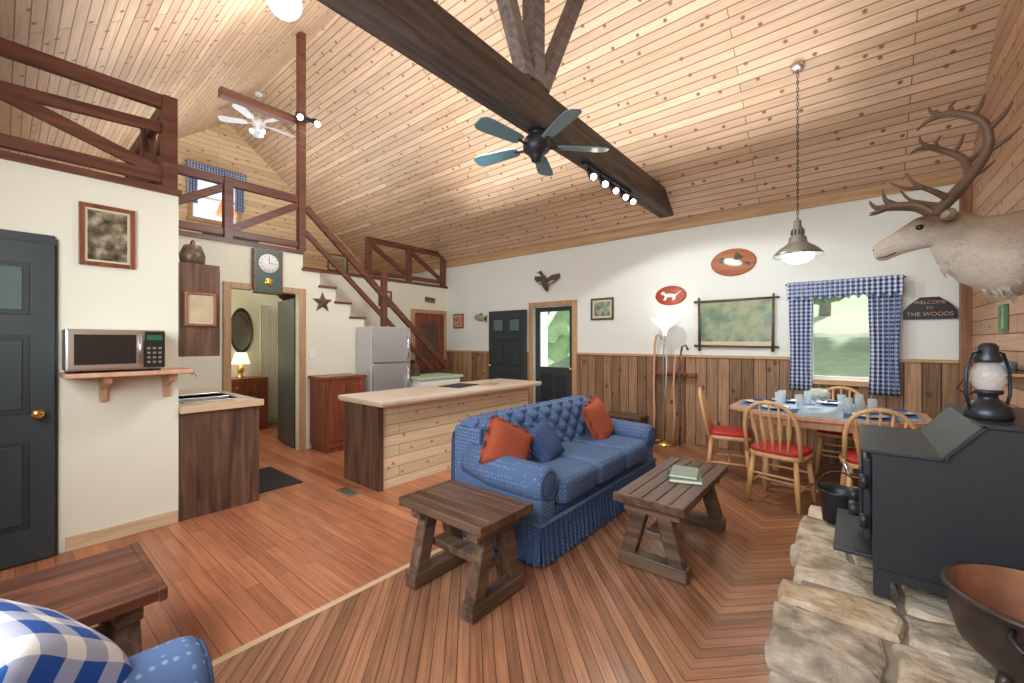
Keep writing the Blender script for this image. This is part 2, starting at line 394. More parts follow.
for x0,x1,z0,z1 in ((DX0,DX0+.1,0,DZ),(DX1-.1,DX1,0,DZ),(DX0+.1,DX1-.1,DZ-.1,DZ),(DX0+.1,DX1-.1,.0,.98)):
    b.bb((x0+.004,YF+.05,z0+.01),(x1-.004,YF+.09,z1-.01),DOORM,bev=.004)
for x in (DX0+.14,DX0+.43): b.bb((x,YF+.04,.15),(x+.25,YF+.05,.85),DOORP,bev=.004)
b.bb((DX0+.09,YF+.065,.96),(DX1-.09,YF+.071,DZ-.09),PANE); b.sph((DX1-.06,YF+.03,.95),.03,BRASS); b.done()
b=B('trim_2')
for x0,x1,z0,z1 in ((DX0-.09,DX0,0,DZ+.08),(DX1,DX1+.09,0,DZ+.08),(DX0,DX1,DZ,DZ+.08)): b.bb((x0,YF-.03,z0),(x1,YF,z1),TRIM,bev=.004)
b.done()
b=B('trim_3')
for y0,y1,z0,z1 in ((KY0-.08,KY0,0,2.11),(KY1,KY1+.08,0,2.11),(KY0,KY1,2.04,2.11)): b.bb((XK,y0,z0),(XK+.025,y1,z1),TRIM,bev=.004)
b.done()
panel_door('door_4',.72,1.98,(-5.72,KY1-.01,.01),pi-math.radians(6),lite=False)
b=B('door_5'); b.bb((XA+.001,5.22,0),(XA+.03,5.98,2.0),CHERRY,bev=.003)
for z0,z1 in ((.2,.9),(1.05,1.8)): b.bb((XA+.03,5.34,z0),(XA+.038,5.86,z1),LAM,bev=.003)
b.bb((XA+.001,5.14,0),(XA+.04,5.22,2.07),TRIM); b.bb((XA+.001,5.98,0),(XA+.04,6.05,2.07),TRIM); b.bb((XA+.001,5.22,2.0),(XA+.04,5.98,2.07),TRIM)
b.done()
def window(name,x0,x1,z0,z1,y):
    b=B(name)
    for a,c in (((x0-.06,y-.03,z0-.06),(x0,y,z1+.06)),((x1,y-.03,z0-.06),(x1+.06,y,z1+.06)),((x0,y-.03,z1),(x1,y,z1+.06)),((x0-.08,y-.06,z0-.06),(x1+.08,y,z0))): b.bb(a,c,TRIMX,bev=.004)
    t=.035; zm=(z0+z1)/2
    for a,c in (((x0,y+.03,z0),(x0+t,y+.08,z1)),((x1-t,y+.03,z0),(x1,y+.08,z1)),((x0+t,y+.03,z1-t),(x1-t,y+.08,z1)),((x0+t,y+.03,z0),(x1-t,y+.08,z0+t)),((x0+t,y+.03,zm-.02),(x1-t,y+.08,zm+.02))): b.bb(a,c,WHITE)
    b.bb((x0+t,y+.05,z0+t),(x1-t,y+.056,z1-t),PANE)
    return b
window('window_1',WX0,WX1,WZ0,WZ1,YF).done()
bw=window('window_2',0,gy1-gy0,gz0,gz1,0); bw.done((XG,gy0,0),(0,0,pi/2))
GING=gingham('curtain_gingham',22,'xz',ca=(.58,.68,.86),cb=(.010,.032,.17))
def curtains(name,x0,x1,xa,xb,z0,z1,loc,rz):
    b=B(name)
    def panel(xl,xr,zb,zt,amp,fr,gather):
        def fn(u,v):
            z=zb+(zt-zb)*v
            xx=xl+(xr-xl)*u
            xm=(xl+xr)/2; g=1-gather*math.exp(-((v-.35)/.3)**2)
            return (xm+(xx-xm)*g, -.085+amp*math.sin(u*fr*2*pi+v*.6)-.012*math.sin(v*4), z)
        b.grid(fn,64,12,GING)
    panel(x0,xa,z0,z1-.04,.018,5,.15); panel(xb,x1,z0,z1-.04,.018,6,.15)
    def val(u,v):
        zz=z1-.20*(1-v)+.02*math.sin(u*24*pi)*(1-v)
        return (x0-.01+(x1-x0+.02)*u,-.125+.014*math.sin(u*22*2*pi),zz)
    b.grid(val,160,6,GING)
    b.cyl((x0-.03,-.1,z1-.02),(x1+.03,-.1,z1-.02),.009,BLACKI)
    o=b.done(loc,(0,0,rz)); so=o.modifiers.new('s','SOLIDIFY'); so.thickness=.003
    return o
curtains('curtain',-.62,.38,-.38,.11,.84,2.12,(0,YF,0),0)
curtains('curtain',-.1,.85,.08,.67,4.0,4.76,(XG,gy0,0),pi/2)
# sofas
def sofa(name,Ln,ncush,loc,rz,skirt=True):
    b=B(name); aw=.24; h=Ln/2; dp=.46
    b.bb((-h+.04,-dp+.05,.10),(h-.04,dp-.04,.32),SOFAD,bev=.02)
    per=[(-h+.02,-dp+.03),(h-.02,-dp+.03),(h-.02,dp-.02),(-h+.02,dp-.02)]
    seg=[]; tot=0
    for i in range(4):
        a=Vector(per[i]);c=Vector(per[(i+1)%4]); seg.append((a,c,(c-a).length)); tot+=(c-a).length
    def fn(u,v):
        s=u*tot*.99999
        for a,c,l in seg:
            if s<=l: break
            s-=l
        d=(c-a).normalized(); n=Vector((d.y,-d.x)); p=a+d*s
        off=(.012+.016*math.sin(u*tot/.055*2*pi+math.sin(u*90)))*(1-v)
        p=p+n*off
        return (p.x,p.y,.015+.25*v)
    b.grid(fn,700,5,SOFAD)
    b.tube([(x,y,.268) for x,y in per],.012,SOFA,closed=True)
    cw=(Ln-2*aw)/ncush
    for i in range(ncush):
        x=-h+aw+cw*(i+.5); b.sup((x,-.13,.41),(cw-.005,.66,.21),SOFA,.4,.22)
        b.tube([(x-cw/2+.03,-.445,.445),(x,-.458,.447),(x+cw/2-.03,-.445,.445)],.007,SOFAD)
    prof=[(.12,.40),(.13,.5),(.16,.6),(.19,.7),(.22,.79),(.27,.845),(.34,.86),(.41,.83),(.445,.74),(.45,.5),(.45,.12)]
    cum=[0]
    for p,q in zip(prof,prof[1:]): cum.append(cum[-1]+math.dist(p,q))
    def pat(v):
        s=v*cum[-1]
        for i in range(len(prof)-1):
            if s<=cum[i+1]+1e-9: break
        t=(s-cum[i])/(cum[i+1]-cum[i]); p=prof[i];q=prof[i+1]
        return p[0]+(q[0]-p[0])*t,p[1]+(q[1]-p[1])*t
    def fn(u,v):
        x=-h+.10+(Ln-.20)*u; y,zv=pat(v)
        P=(x)/.19; Q=(v*cum[-1])/.17
        k=abs(math.sin(pi*(P+Q)/1)*math.sin(pi*(P-Q)/1))**.4
        fade=1 if v<.42 else max(0,1-(v-.42)/.08)
        endf=min(1,min(u,1-u)*14)
        return (x,y-.055*k*fade+.03*(1-endf),zv-(1-endf)**2*.07)
    b.grid(fn,170,70,SOFA)
    for s in (-1,1): b.bb((s*(h-.115)-.02,.17,.2),(s*(h-.115)+.02,.44,.78),SOFA,bev=.015)
    for i in range(-12,13):
        for j in range(0,8):
            x=i*.19/2; q=j*.17/2
            if (i+j)%2 or abs(x)>h-.28: continue
            v=q/cum[-1]
            if .08<v<.4:
                y,zv=pat(v); b.sph((x,y-.004,zv),.012,SOFAD,n=8)
    for s in (-1,1):
        xc=s*(h-aw/2)
        b.bb((xc-aw/2+.03,-dp+.04,.12),(xc+aw/2-.03,dp-.1,.50),SOFA,bev=.03,seg=3,smooth=True)
        b.tube([(xc+s*.01,-dp+.03,.50),(xc+s*.01,-dp+.045,.50),(xc+s*.01,-dp+.08,.50),(xc+s*.01,0,.51),(xc+s*.01,dp-.2,.56)],[.085,.108,.118,.122,.12],SOFA,n=22)
        b.tube([(xc+s*.01+.088*math.cos(a*pi/8),-dp+.032,.50+.088*math.sin(a*pi/8)) for a in range(16)],.007,SOFAD,closed=True,n=6)
    for x in (-h+.1,h-.1):
        for y in (-dp+.1,dp-.1): b.cyl((x,y,0),(x,y,.12),.025,DKX)
    return b.done(loc,(0,0,rz))
sofa('sofa',1.97,3,(-1.94,3.09,0),pi/2)
sofa('loveseat',1.32,2,(-.84,-.08,0),pi)
def pill(name,loc,rot,w=.42,m=REDP,th=.16,ruf=0):
    b=B(name); b.pillow((0,0,0),w,w*.95,th,m)
    if ruf:
        k=w/2; c=[(-k,-k),(k,-k),(k,k),(-k,k)]
        def fn(u,v):
            s=(u*4)%4; i=int(s)%4; t=s-int(s); a=Vector(c[i]); d=Vector(c[(i+1)%4]); p=a.lerp(d,t)*.93; p.y*=.95
            q=p*(1+ruf*v); return (q.x,.014*math.sin(u*4*22)*v,q.y)
        b.grid(fn,320,2,m)
    return b.done(loc,rot)
pill('throw_pillow',(-1.94,2.31,.655),(r(-22),r(28),pi/2+r(-26)),.36,ruf=.14)
BLP=fabric('pillow_blue_check',(.05,.09,.22),(.12,.2,.38),60)
pill('throw_pillow',(-1.90,2.70,.62),(r(-32),r(-14),pi/2+r(6)),.33,BLP,ruf=.14)
pill('throw_pillow',(-1.92,3.66,.65),(r(-24),r(-8),pi/2+r(12)),.42,ruf=.14)
PLAID=gingham('pillow_plaid',9,'xz',ca=(.80,.84,.87),cb=(.015,.09,.40),th=.45)
pill('throw_pillow',(-1.44,.02,.725),(r(48),r(12),r(25)),.38,PLAID,.15)
# rustic tables
def rustic(name,w,l,h,loc,rz,m,md):
    b=B(name); n=5; pw=w/n
    for i in range(n): b.bb((-w/2+i*pw+.002,-l/2+.02,h-.045),(-w/2+(i+1)*pw-.002,l/2-.02,h),m,bev=.006)
    for s in (-1,1):
        b.bar((-w/2-.004,s*(l/2-.01),h-.022),(w/2+.004,s*(l/2-.01),h-.022),.03,.052,m,bev=.005)
        y=s*(l/2-.10)
        b.bb((-w/2+.0,y-.045,0),(w/2-.0,y+.045,.085),md,bev=.01)
        b.bb((-w/2+.04,y-.04,h-.11),(w/2-.04,y+.04,h-.046),md,bev=.006)
        b.bar((-w/2+.06,y,.07),(-w/2+.15,y,h-.07),.075,.09,md,bev=.006)
        b.bar((w/2-.06,y,.07),(w/2-.15,y,h-.07),.075,.09,md,bev=.006)
    b.bb((-.05,-l/2+.1,.19),(.05,l/2-.1,.235),md,bev=.006)
    return b.done(loc,(0,0,rz))
rustic('end_table',.43,.66,.50,(-1.75,1.70,0),pi/2,DKW,DKX)
rustic('coffee_table',.43,1.08,.46,(-.97,3.0,0),0,DKW,DKX)
rustic('end_table',.58,.98,.45,(-2.39,-.08,0),0,wood('rustic_red_wood',(.055,.02,.013),(.19,.07,.04),1,.35),DKX)
PAG=flat('book_pages',(.85,.83,.75),.8)
def book(loc,rz,w,h,t,c):
    b=B('book'); m=flat('book_cover_%d'%int(c[0]*100),c,.5); b.bb((-w,-h,0),(w,h,.003),m); b.bb((-w+.004,-h+.004,.003),(w-.004,h-.004,t-.003),PAG); b.bb((-w,-h,t-.003),(w,h,t),m); b.bb((-w,-h,0),(-w+.004,h,t),m); b.done(loc,(0,0,rz))
book((-.93,3.05,.462),.35,.105,.14,.024,(.13,.27,.2)); book((-.935,3.06,.487),.22,.09,.12,.018,(.27,.36,.31))
# kitchen
b=B('kitchen_island')
b.bb((-4.08,2.27,0),(-3.50,4.62,.815),PINEI); b.bb((-4.10,2.25,0),(-3.52,2.268,.815),LAM); b.bb((-3.52,2.25,0),(-3.47,2.30,.815),LAM)
b.bb((-4.12,2.19,.83),(-3.34,4.72,.87),COUNTER,bev=.008); b.bb((-4.11,2.2,.815),(-3.35,4.71,.829),TRIMY)
for y in (2.9,3.5,4.1): b.bb((-4.10,y,.1),(-4.08,y+.5,.75),LAM,bev=.004)
b.done()
b=B('placemat'); b.bb((-.16,-.22,0),(.16,.22,.006),RUBBER); b.done((-3.8,3.6,.872),(0,0,.2))
b=B('magazine'); b.bb((-.10,-.14,0),(.10,.14,.008),flat('magazine_cover',(.45,.3,.15),.3,var=.5,ns=20)); b.done((-3.62,3.95,.872),(0,0,.5))
b=B('sink_cabinet')
b.bb((-5.58,.885,.0),(-4.131,1.45,.86),LAM); b.bb((-4.131,.885,.0),(-4.115,1.455,.86),LAM)
for i in range(3): b.bb((-5.5+i*.46,1.45,.12),(-5.08+i*.46,1.47,.8),LAM,bev=.005)
cz0,cz1=.86,.90
for a,c in (((-5.58,.885,cz0),(-4.95,1.48,cz1)),((-4.35,.885,cz0),(-4.12,1.48,cz1)),((-4.95,.885,cz0),(-4.35,.98,cz1)),((-4.95,1.38,cz0),(-4.35,1.48,cz1))): b.bb(a,c,COUNTER)
b.bb((-4.12,.885,.85),(-4.085,1.485,.905),TRIMY,bev=.003)
b.bb((-4.95,.98,.862),(-4.35,1.38,.868),STEEL)
for a,c in (((-4.97,.96,.862),(-4.95,1.40,.91)),((-4.35,.96,.862),(-4.33,1.40,.91)),((-4.95,.96,.862),(-4.35,.98,.91)),((-4.95,1.38,.862),(-4.35,1.40,.91)),((-4.66,.98,.868),(-4.64,1.38,.905))): b.bb(a,c,STEEL,bev=.003)
b.tube([(-4.65,.94,.9),(-4.65,.94,1.08),(-4.65,.98,1.14),(-4.65,1.08,1.14),(-4.65,1.12,1.1)],.012,CHROME)
for x in (-4.74,-4.56): b.cyl((x,.94,.9),(x,.94,.96),.02,CHROME)
b.done()
b=B('wall_cabinet'); b.bb((-5.5,.885,1.31),(-4.13,1.15,2.04),LAM); b.bb((-4.13,.883,1.30),(-4.112,1.155,2.05),LAM,bev=.003)
for i in range(3): b.bb((-5.47+i*.45,1.15,1.34),(-5.05+i*.45,1.168,2.01),LAM,bev=.004)
b.done()
b=B('basket'); b.lathe([(.0,0),(.08,0),(.09,.08),(.06,.16),(.03,.17)],(0,0,0),DKX); b.tube([(-.06,0,.14),(-.03,0,.2),(.03,0,.2),(.06,0,.14)],.008,DKX); b.done((-4.25,1.0,2.052))
b=B('cherry_cabinet')
b.bb((-5.58,2.58,.06),(-5.15,3.12,.93),CHERRY,bev=.004); b.bb((-5.595,2.56,.93),(-5.13,3.14,.97),CHERRY,bev=.006); b.bb((-5.57,2.60,.0),(-5.17,3.1,.06),CHERRY)
b.bb((-5.15,2.62,.14),(-5.13,2.84,.86),CHERRY,bev=.006); b.bb((-5.15,2.86,.14),(-5.13,3.08,.86),CHERRY,bev=.006)
b.sph((-5.12,2.82,.5),.012,BRASS); b.sph((-5.12,2.88,.5),.012,BRASS); b.done()
FRS=flat('stainless_fridge',(.50,.52,.54),.33,.65); FRG=flat('fridge_grey_side',(.55,.57,.57),.4)
b=B('refrigerator'); b.bb((-5.56,3.24,.03),(-5.18,3.87,1.63),FRG,bev=.01); b.bb((-5.178,3.245,1.12),(-5.13,3.865,1.62),FRS,bev=.012); b.bb((-5.178,3.245,.06),(-5.13,3.865,1.105),FRS,bev=.012)
for z0,z1 in ((1.16,1.5),(.6,1.06)): b.tube([(-5.13,3.80,z0),(-5.10,3.80,z0+.02),(-5.10,3.80,z1-.02),(-5.13,3.80,z1)],.01,CHROME)
b.bb((-5.55,3.28,0),(-5.2,3.83,.03),BLACKI); b.done()
b=B('base_cabinet'); b.bb((-5.56,3.95,0),(-5.0,4.75,.84),WHITE); b.bb((-5.56,3.92,.84),(-4.96,4.79,.88),MINT,bev=.006)
for i in range(2): b.bb((-5.0,3.98+i*.39,.12),(-4.985,4.34+i*.39,.8),WHITE,bev=.004)
b.done()
b=B('knife_block'); b.prism([(-.06,-.05,0),(.08,-.05,0),(.03,-.05,.2),(-.06,-.05,.16)],(0,.10,0),DKX)
for i in range(4): b.cyl((-.03+.01*i,-.03+.02*i,.17),(-.06+.01*i,-.03+.02*i,.25),.009,BLACKI,n=8)
b.done((-5.35,4.1,.881),(0,0,.3))
b=B('wall_shelf'); b.bb((XC+.001,.24,1.185),(-3.80,.91,1.215),OAKT,bev=.006)
for y in (.45,.80):
    b.prism([(XC+.001,y-.02,1.0),(XC+.03,y-.02,1.0),(XC+.05,y-.02,1.08),(XC+.12,y-.02,1.11),(XC+.24,y-.02,1.14),(XC+.26,y-.02,1.185),(XC+.001,y-.02,1.185)],(0,.04,0),OAKT)
b.done()
b=B('microwave_oven'); b.bb((-4.10,.25,1.23),(-3.82,.74,1.50),STEEL,bev=.006)
b.bb((-3.822,.255,1.24),(-3.80,.61,1.49),STEEL,bev=.004); b.bb((-3.802,.285,1.27),(-3.796,.58,1.465),BLKG); b.bb((-3.822,.62,1.24),(-3.80,.735,1.49),BLKG,bev=.003)
BTN=flat('microwave_button',(.2,.2,.19),.5)
for i in range(4):
    for j in range(3): b.bb((-3.80,.638+j*.03,1.27+i*.032),(-3.797,.655+j*.03,1.285+i*.032),BTN)
b.bb((-3.80,.635,1.43),(-3.797,.72,1.465),flat('microwave_display',(.02,.1,.06),.2,emit=.3))
b.cyl((-3.785,.60,1.27),(-3.785,.60,1.46),.008,STEEL)
for y in (.28,.7): b.bb((-4.05,y-.02,1.216),(-3.85,y+.02,1.23),BLACKI)
b.done()
b=B('floor_mat'); b.bb((-5.1,1.5,.001),(-4.3,1.92,.012),RUBBER,bev=.004); b.done()
b=B('floor_vent'); b.bb((-3.82,2.0,.001),(-3.56,2.12,.008),flat('vent_metal',(.4,.32,.2),.4,.3))
for i in range(10): b.bb((-3.81+i*.025,2.01,.008),(-3.80+i*.025,2.11,.010),BLACKI)
b.done()
# pictures
def art(name,cs,scale=6):
    m,nt,bb=nmat(name)
    tc=N(nt,'ShaderNodeTexCoord'); no=N(nt,'ShaderNodeTexNoise'); no.inputs['Scale'].default_value=scale; no.inputs['Detail'].default_value=5
    L(nt,tc.outputs['Object'],no.inputs['Vector']); rr=N(nt,'ShaderNodeValToRGB'); e=rr.color_ramp.elements
    e[0].position=.35; e[1].position=.65; e[0].color=c4(cs[0]); e[1].color=c4(cs[-1])
    for i,c in enumerate(cs[1:-1]): q=e.new(.35+.3*(i+1)/(len(cs)-1)); q.color=c4(c)
    L(nt,no.outputs['Fac'],rr.inputs[0]); L(nt,rr.outputs[0],bb.inputs['Base Color']); bb.inputs['Roughness'].default_value=.35
    return m
MATB=flat('mat_board',(.62,.57,.42),.8)
def pic(name,w,h,loc,rz,fm,am,fw=.03,mat=.03):
    b=B(name)
    for a,c in (((-w/2,-.025,-h/2),(-w/2+fw,0,h/2)),((w/2-fw,-.025,-h/2),(w/2,0,h/2)),((-w/2+fw,-.025,h/2-fw),(w/2-fw,0,h/2)),((-w/2+fw,-.025,-h/2),(w/2-fw,0,-h/2+fw))): b.bb(a,c,fm,bev=.004)
    b.bb((-w/2+fw,-.012,-h/2+fw),(w/2-fw,-.002,h/2-fw),MATB)
    b.bb((-w/2+fw+mat,-.014,-h/2+fw+mat),(w/2-fw-mat,-.011,h/2-fw-mat),am)
    return b.done(loc,(0,0,rz))
pic('picture_frame',.29,.43,(XC+.002,.475,2.165),R90,CHERRY,art('art_forest',[(.03,.03,.02),(.16,.13,.08),(.42,.38,.28)],14),.028,.015)
pic('picture_frame',.21,.27,(-4.11,1.02,1.68),R90,wood('frame_rust',(.22,.08,.04),(.34,.15,.08),2),art('art_map',[(.42,.35,.22),(.55,.47,.32)],8),.02,.01)
pic('picture_frame',.40,.35,(-3.13,YF-.002,1.94),0,BEAM,art('art_fish',[(.05,.12,.1),(.4,.5,.4)],12),.03,.035)
pic('picture_frame',.30,.30,(-6.45,YF-.002,1.85),0,CHERRY,art('art_red',[(.3,.05,.03),(.6,.4,.3)],12),.03,.02)
pic('picture_frame',.5,.4,(XG+.002,5.1,3.3),R90,DKX,art('art_small',[(.2,.2,.2),(.6,.6,.5)],9),.03,.05)
pic('picture_frame',.16,.2,(XR-.002,4.8,1.6),-R90,flat('frame_green',(.1,.22,.12),.5),art('art_green2',[(.1,.25,.15),(.4,.5,.32)],12),.02,.01)
pic('picture_frame',.28,.30,(XA+.002,4.55,2.22),R90,BEAM,art('art_g3',[(.3,.28,.2),(.6,.6,.5)],14),.03,.03)
b=B('framed_map'); w,h=.86,.60
b.bb((-w/2,-.02,-h/2),(w/2,0,h/2),art('art_lake_map',[(.08,.15,.10),(.16,.26,.16),(.30,.34,.2),(.15,.26,.22)],4)); b.bb((-w/2+.01,-.022,-h/2),(w/2-.01,-.019,-h/2+.06),MATB)
for s in (-1,1):
    b.cyl((-w/2-.07,-.03,s*h/2),(w/2+.07,-.03,s*(h/2+.01)),.018,DKX,r2=.012); b.cyl((s*w/2,-.035,-h/2-.07),(s*(w/2+.01),-.035,h/2+.06),.017,DKX,r2=.012)
b.done((-1.22,YF-.003,1.66))
def plaque(name,loc,rx,rz,m,bird):
    b=B(name); M=Matrix.Rotation(pi/2,4,'X')@Matrix.Diagonal((rx,rz,1,1))
    b.lathe([(0,.02),(.92,.02),(1,.01),(1,0)],(0,0,0),m,36,M)
    if bird:
        b.sph((0,-.03,0),(rx*.45,.012,rz*.28),WHITE,(0,.3,0)); b.sph((-rx*.5,-.03,rz*.2),(rx*.14,.01,rz*.2),flat('bird_green',(.05,.15,.1),.5))
        b.prism([(0,-.03,0),(rx*.15,-.03,rz*.75),(rx*.45,-.03,rz*.3)],(0,-.008,0),BEAM); b.prism([(rx*.4,-.03,0),(rx*.75,-.03,-rz*.1),(rx*.7,-.03,-rz*.35)],(0,-.008,0),BEAM)
    else:
        b.sph((0,-.03,0),(rx*.4,.012,rz*.2),WHITE,(0,.1,0)); b.sph((-rx*.45,-.03,rz*.25),(rx*.14,.012,rz*.18),WHITE); b.tube([(rx*.35,-.03,0),(rx*.7,-.03,rz*.4)],[.012,.005],WHITE)
        for x in (-.3,-.2,.25,.35): b.cyl((rx*x,-.03,-rz*.1),(rx*(x-.1),-.03,-rz*.5),.009,WHITE)
    return b.done(loc)
plaque('dog_plaque',(-2.05,YF-.002,2.08),.22,.14,flat('plaque_red',(.36,.06,.035),.4),False)
plaque('duck_plaque',(-1.24,YF-.002,2.46),.27,.18,wood('plaque_wood',(.32,.1,.045),(.46,.18,.08),0),True)
b=B('flying_duck_mount'); DB=flat('duck_brown',(.10,.07,.05),.8,var=.4,ns=40); DW=flat('duck_pale',(.42,.36,.28),.8)
b.tube([(.02,-.05,-.17),(.01,-.08,-.12),(0,-.11,-.03),(-.01,-.13,.05),(-.02,-.16,.11),(-.03,-.19,.14)],[.012,.04,.06,.05,.026,.026],DB,n=14)
b.sph((-.03,-.195,.145),(.03,.035,.028),flat('duck_head',(.03,.09,.06),.5)); b.cyl((-.035,-.22,.14),(-.045,-.27,.13),.012,BRASS,r2=.008)
for s in (-1,1):
    w_=[(s*.03,-.09,.04),(s*.12,-.06,.10),(s*.26,-.03,.12),(s*.27,-.03,.06),(s*.2,-.04,.0),(s*.12,-.06,-.05),(s*.04,-.09,-.06)]
    b.prism(w_,(0,-.012,0),DB); b.prism([(s*.04,-.103,-.05),(s*.12,-.074,-.04),(s*.19,-.055,.01),(s*.12,-.074,.01)],(0,-.006,0),DW)
b.done((-4.18,YF-.002,2.47))
b=B('fish_trophy'); b.sup((0,-.03,0),(.30,.04,.13),flat('fish_skin',(.3,.33,.25),.5,var=.4),.9,.9); b.prism([(.12,-.03,0),(.2,-.03,.08),(.2,-.03,-.08)],(0,-.01,0),BEAM); b.prism([(-.05,-.03,.05),(.06,-.03,.1),(.08,-.03,.03)],(0,-.008,0),BEAM); b.done((-5.82,YF-.002,1.9),(0,.15,0))
b=B('welcome_sign'); b.prism([(-.2,0,-.02),(-.15,0,.05),(-.07,0,.12),(.07,0,.12),(.15,0,.05),(.2,0,-.02),(.2,0,-.11),(-.2,0,-.11)],(0,-.02,0),BLACKI)
sg=b.done((.595,YF-.002,1.76))
for tx,sz,zz in (('WELCOME',.05,.05),('TO',.04,-.005),('THE WOODS',.058,-.075)):
    cu=D.curves.new('lettering','FONT'); cu.body=tx; cu.size=sz; cu.align_x='CENTER'; cu.extrude=.002
    to=D.objects.new('lettering',cu); COL.objects.link(to); to.data.materials.append(TRIM); to.parent=sg; to.location=(0,-.023,zz); to.rotation_euler=(pi/2,0,0)
b=B('barn_star'); pts=[]
for i in range(10):
    a=pi/2+i*pi/5; rr=.15 if i%2==0 else .062; pts.append((0,rr*math.cos(a),rr*math.sin(a)))
t=bmesh.new(); cv=t.verts.new((.04,0,0)); vs=[t.verts.new((.002,p[1],p[2])) for p in pts]
for i in range(10): t.faces.new((cv,vs[i],vs[(i+1)%10]))
t.faces.new(vs[::-1]); b.add(t,flat('rusty_tin',(.16,.09,.07),.6,.4)); b.done((XK+.002,2.76,1.95))
b=B('wall_clock'); b.bb((-.165,-.07,-.27),(.165,0,.27),DKW,bev=.008); b.bb((-.13,-.075,-.235),(.13,-.068,.235),flat('clock_green',(.04,.10,.08),.4))
Mx=Matrix.Rotation(pi/2,4,'X'); b.lathe([(0,.01),(.105,.01),(.115,0)],(0,-.073,.10),WHITE,32,Mx)
b.bb((-.003,-.088,.10),(.003,-.084,.18),BLACKI); b.bb((0,-.088,.097),(.06,-.084,.103),BLACKI)
for i in range(12): a=i*pi/6; b.bb((.09*math.cos(a)-.005,-.086,.1+.09*math.sin(a)-.005),(.09*math.cos(a)+.005,-.083,.1+.09*math.sin(a)+.005),BLACKI)
b.lathe([(0,.01),(.05,.01),(.055,0)],(0,-.073,-.13),BRASS,24,Mx); b.done((XK+.002,2.06,2.27),(0,0,R90))
b=B('wooden_sign'); b.bb((-.13,-.02,-.05),(.13,0,.05),DKX,bev=.004); b.done((XA+.002,5.62,2.28),(0,.08,R90))
b=B('light_switch'); b.bb((-.04,-.008,-.06),(.04,0,.06),WHITE,bev=.003); b.bb((-.006,-.016,-.012),(.006,-.006,.012),WHITE); b.done((XK,2.62,1.25),(0,0,R90))
# fans / lights
def fan(name,loc,ph,bm,drop,R=.62,n=5,spots=3,BL=None):
    b=B(name)
    b.lathe([(0,drop),(.07,drop),(.06,drop-.05),(.015,drop-.06)],(0,0,0),bm); b.cyl((0,0,.08),(0,0,drop-.04),.013,bm)
    b.lathe([(0,.12),(.05,.11),(.10,.07),(.115,.03),(.11,-.03),(.07,-.06),(.05,-.09),(.04,-.12),(.0,-.125)],(0,0,0),bm)
    for i in range(n):
        a=ph+i*2*pi/n; M=Matrix.Rotation(a,4,'Z')@Matrix.Rotation(r(11),4,'X')
        t=bmesh.new()
        prof=[(.18,.045),(.22,.058),(R-.1,.078),(R-.03,.07),(R,.04)]
        top=[(x,w,.0) for x,w in prof]+[(x,-w,.0) for x,w in prof[::-1]]
        f=t.faces.new([t.verts.new(p) for p in top]); e=bmesh.ops.extrude_face_region(t,geom=[f]); bmesh.ops.translate(t,vec=(0,0,.008),verts=[q for q in e['geom'] if isinstance(q,bmesh.types.BMVert)])
        b.add(t,BL,M)
        c,s_=math.cos(a),math.sin(a)
        b.bar((c*.09,s_*.09,-.01),(c*.21,s_*.21,.0),.03,.01,bm)
    for i in range(spots):
        a=ph+i*2*pi/spots; c,s_=math.cos(a),math.sin(a)
        b.tube([(c*.03,s_*.03,-.09),(c*.07,s_*.07,-.11),(c*.1,s_*.1,-.15)],[.015,.03,.045],bm,n=14); b.sph((c*.1,s_*.1,-.155),.036,BULB)
    return b.done(loc)
fan('ceiling_fan',(-2.08,2.86,3.06),r(45),BLACKI,.14,.62,5,0,flat('fan_blade_teal',(.12,.25,.30),.3))
fan('ceiling_fan',(-8.0,RY,5.2),r(20),WHITE,RZ-5.2-.01,.6,5,3,flat('fan_blade_white',(.7,.75,.8),.4))
b=B('track_light'); b.bb((-2.11,3.65,3.175),(-2.05,4.75,3.198),BLACKI)
for i,y in enumerate((3.75,4.0,4.25,4.5,4.7)):
    b.cyl((-2.08,y,3.18),(-2.06,y,3.12),.008,BLACKI); b.tube([(-2.08,y-.01,3.14),(-2.04,y-.02,3.10),(-2.0,y-.05,3.05)],[.02,.035,.042],BLACKI,n=14); b.sph((-1.992,y-.055,3.043),.03,BULB)
b.done()
b=B('post_spotlight'); b.bb((XK-.0,2.44,4.30),(XK+.06,2.56,4.36),BLACKI)
for y in (2.4,2.62): b.tube([(XK+.03,2.5,4.33),(XK+.08,y,4.33),(XK+.14,y+.0,4.28)],[.01,.035,.045],BLACKI,n=12); b.sph((XK+.15,y,4.27),.035,BULB)
b.done()
b=B('globe_ceiling_light'); n_=Vector((0,SL,-1)).normalized(); b.sph((0,0,0),.155,flat('globe_glass',(.95,.95,.95),.4,emit=3,ecol=(1,1,1))); b.cyl(-n_*.12,-n_*.155,.08,WHITE); b.done((-4.29,1.74,4.73))
px,py=-.43,4.89
b=B('pendant_lamp'); zt=roof(py)
b.lathe([(0,zt),(.06,zt),(.05,zt-.05),(0,zt-.055)],(0,0,0),STEEL)
for i in range(int((zt-.05-2.58)/.035)):
    z0=2.58+i*.035; a=(i%2)*pi/2; b.tube([(.009*math.cos(a)*math.cos(q),.009*math.sin(a)*math.cos(q),z0+.02+.022*math.sin(q)) for q in [k*pi/4 for k in range(8)]],.0032,BLACKI,n=5,closed=True)
PEW=flat('pewter',(.36,.41,.42),.3,.7)
b.lathe([(.0,2.60),(.03,2.59),(.033,2.53),(.048,2.51),(.05,2.44),(.072,2.43),(.078,2.38),(.10,2.36),(.15,2.325),(.20,2.275),(.208,2.25),(.196,2.258),(.11,2.34),(.06,2.37)],(0,0,0),PEW,36)
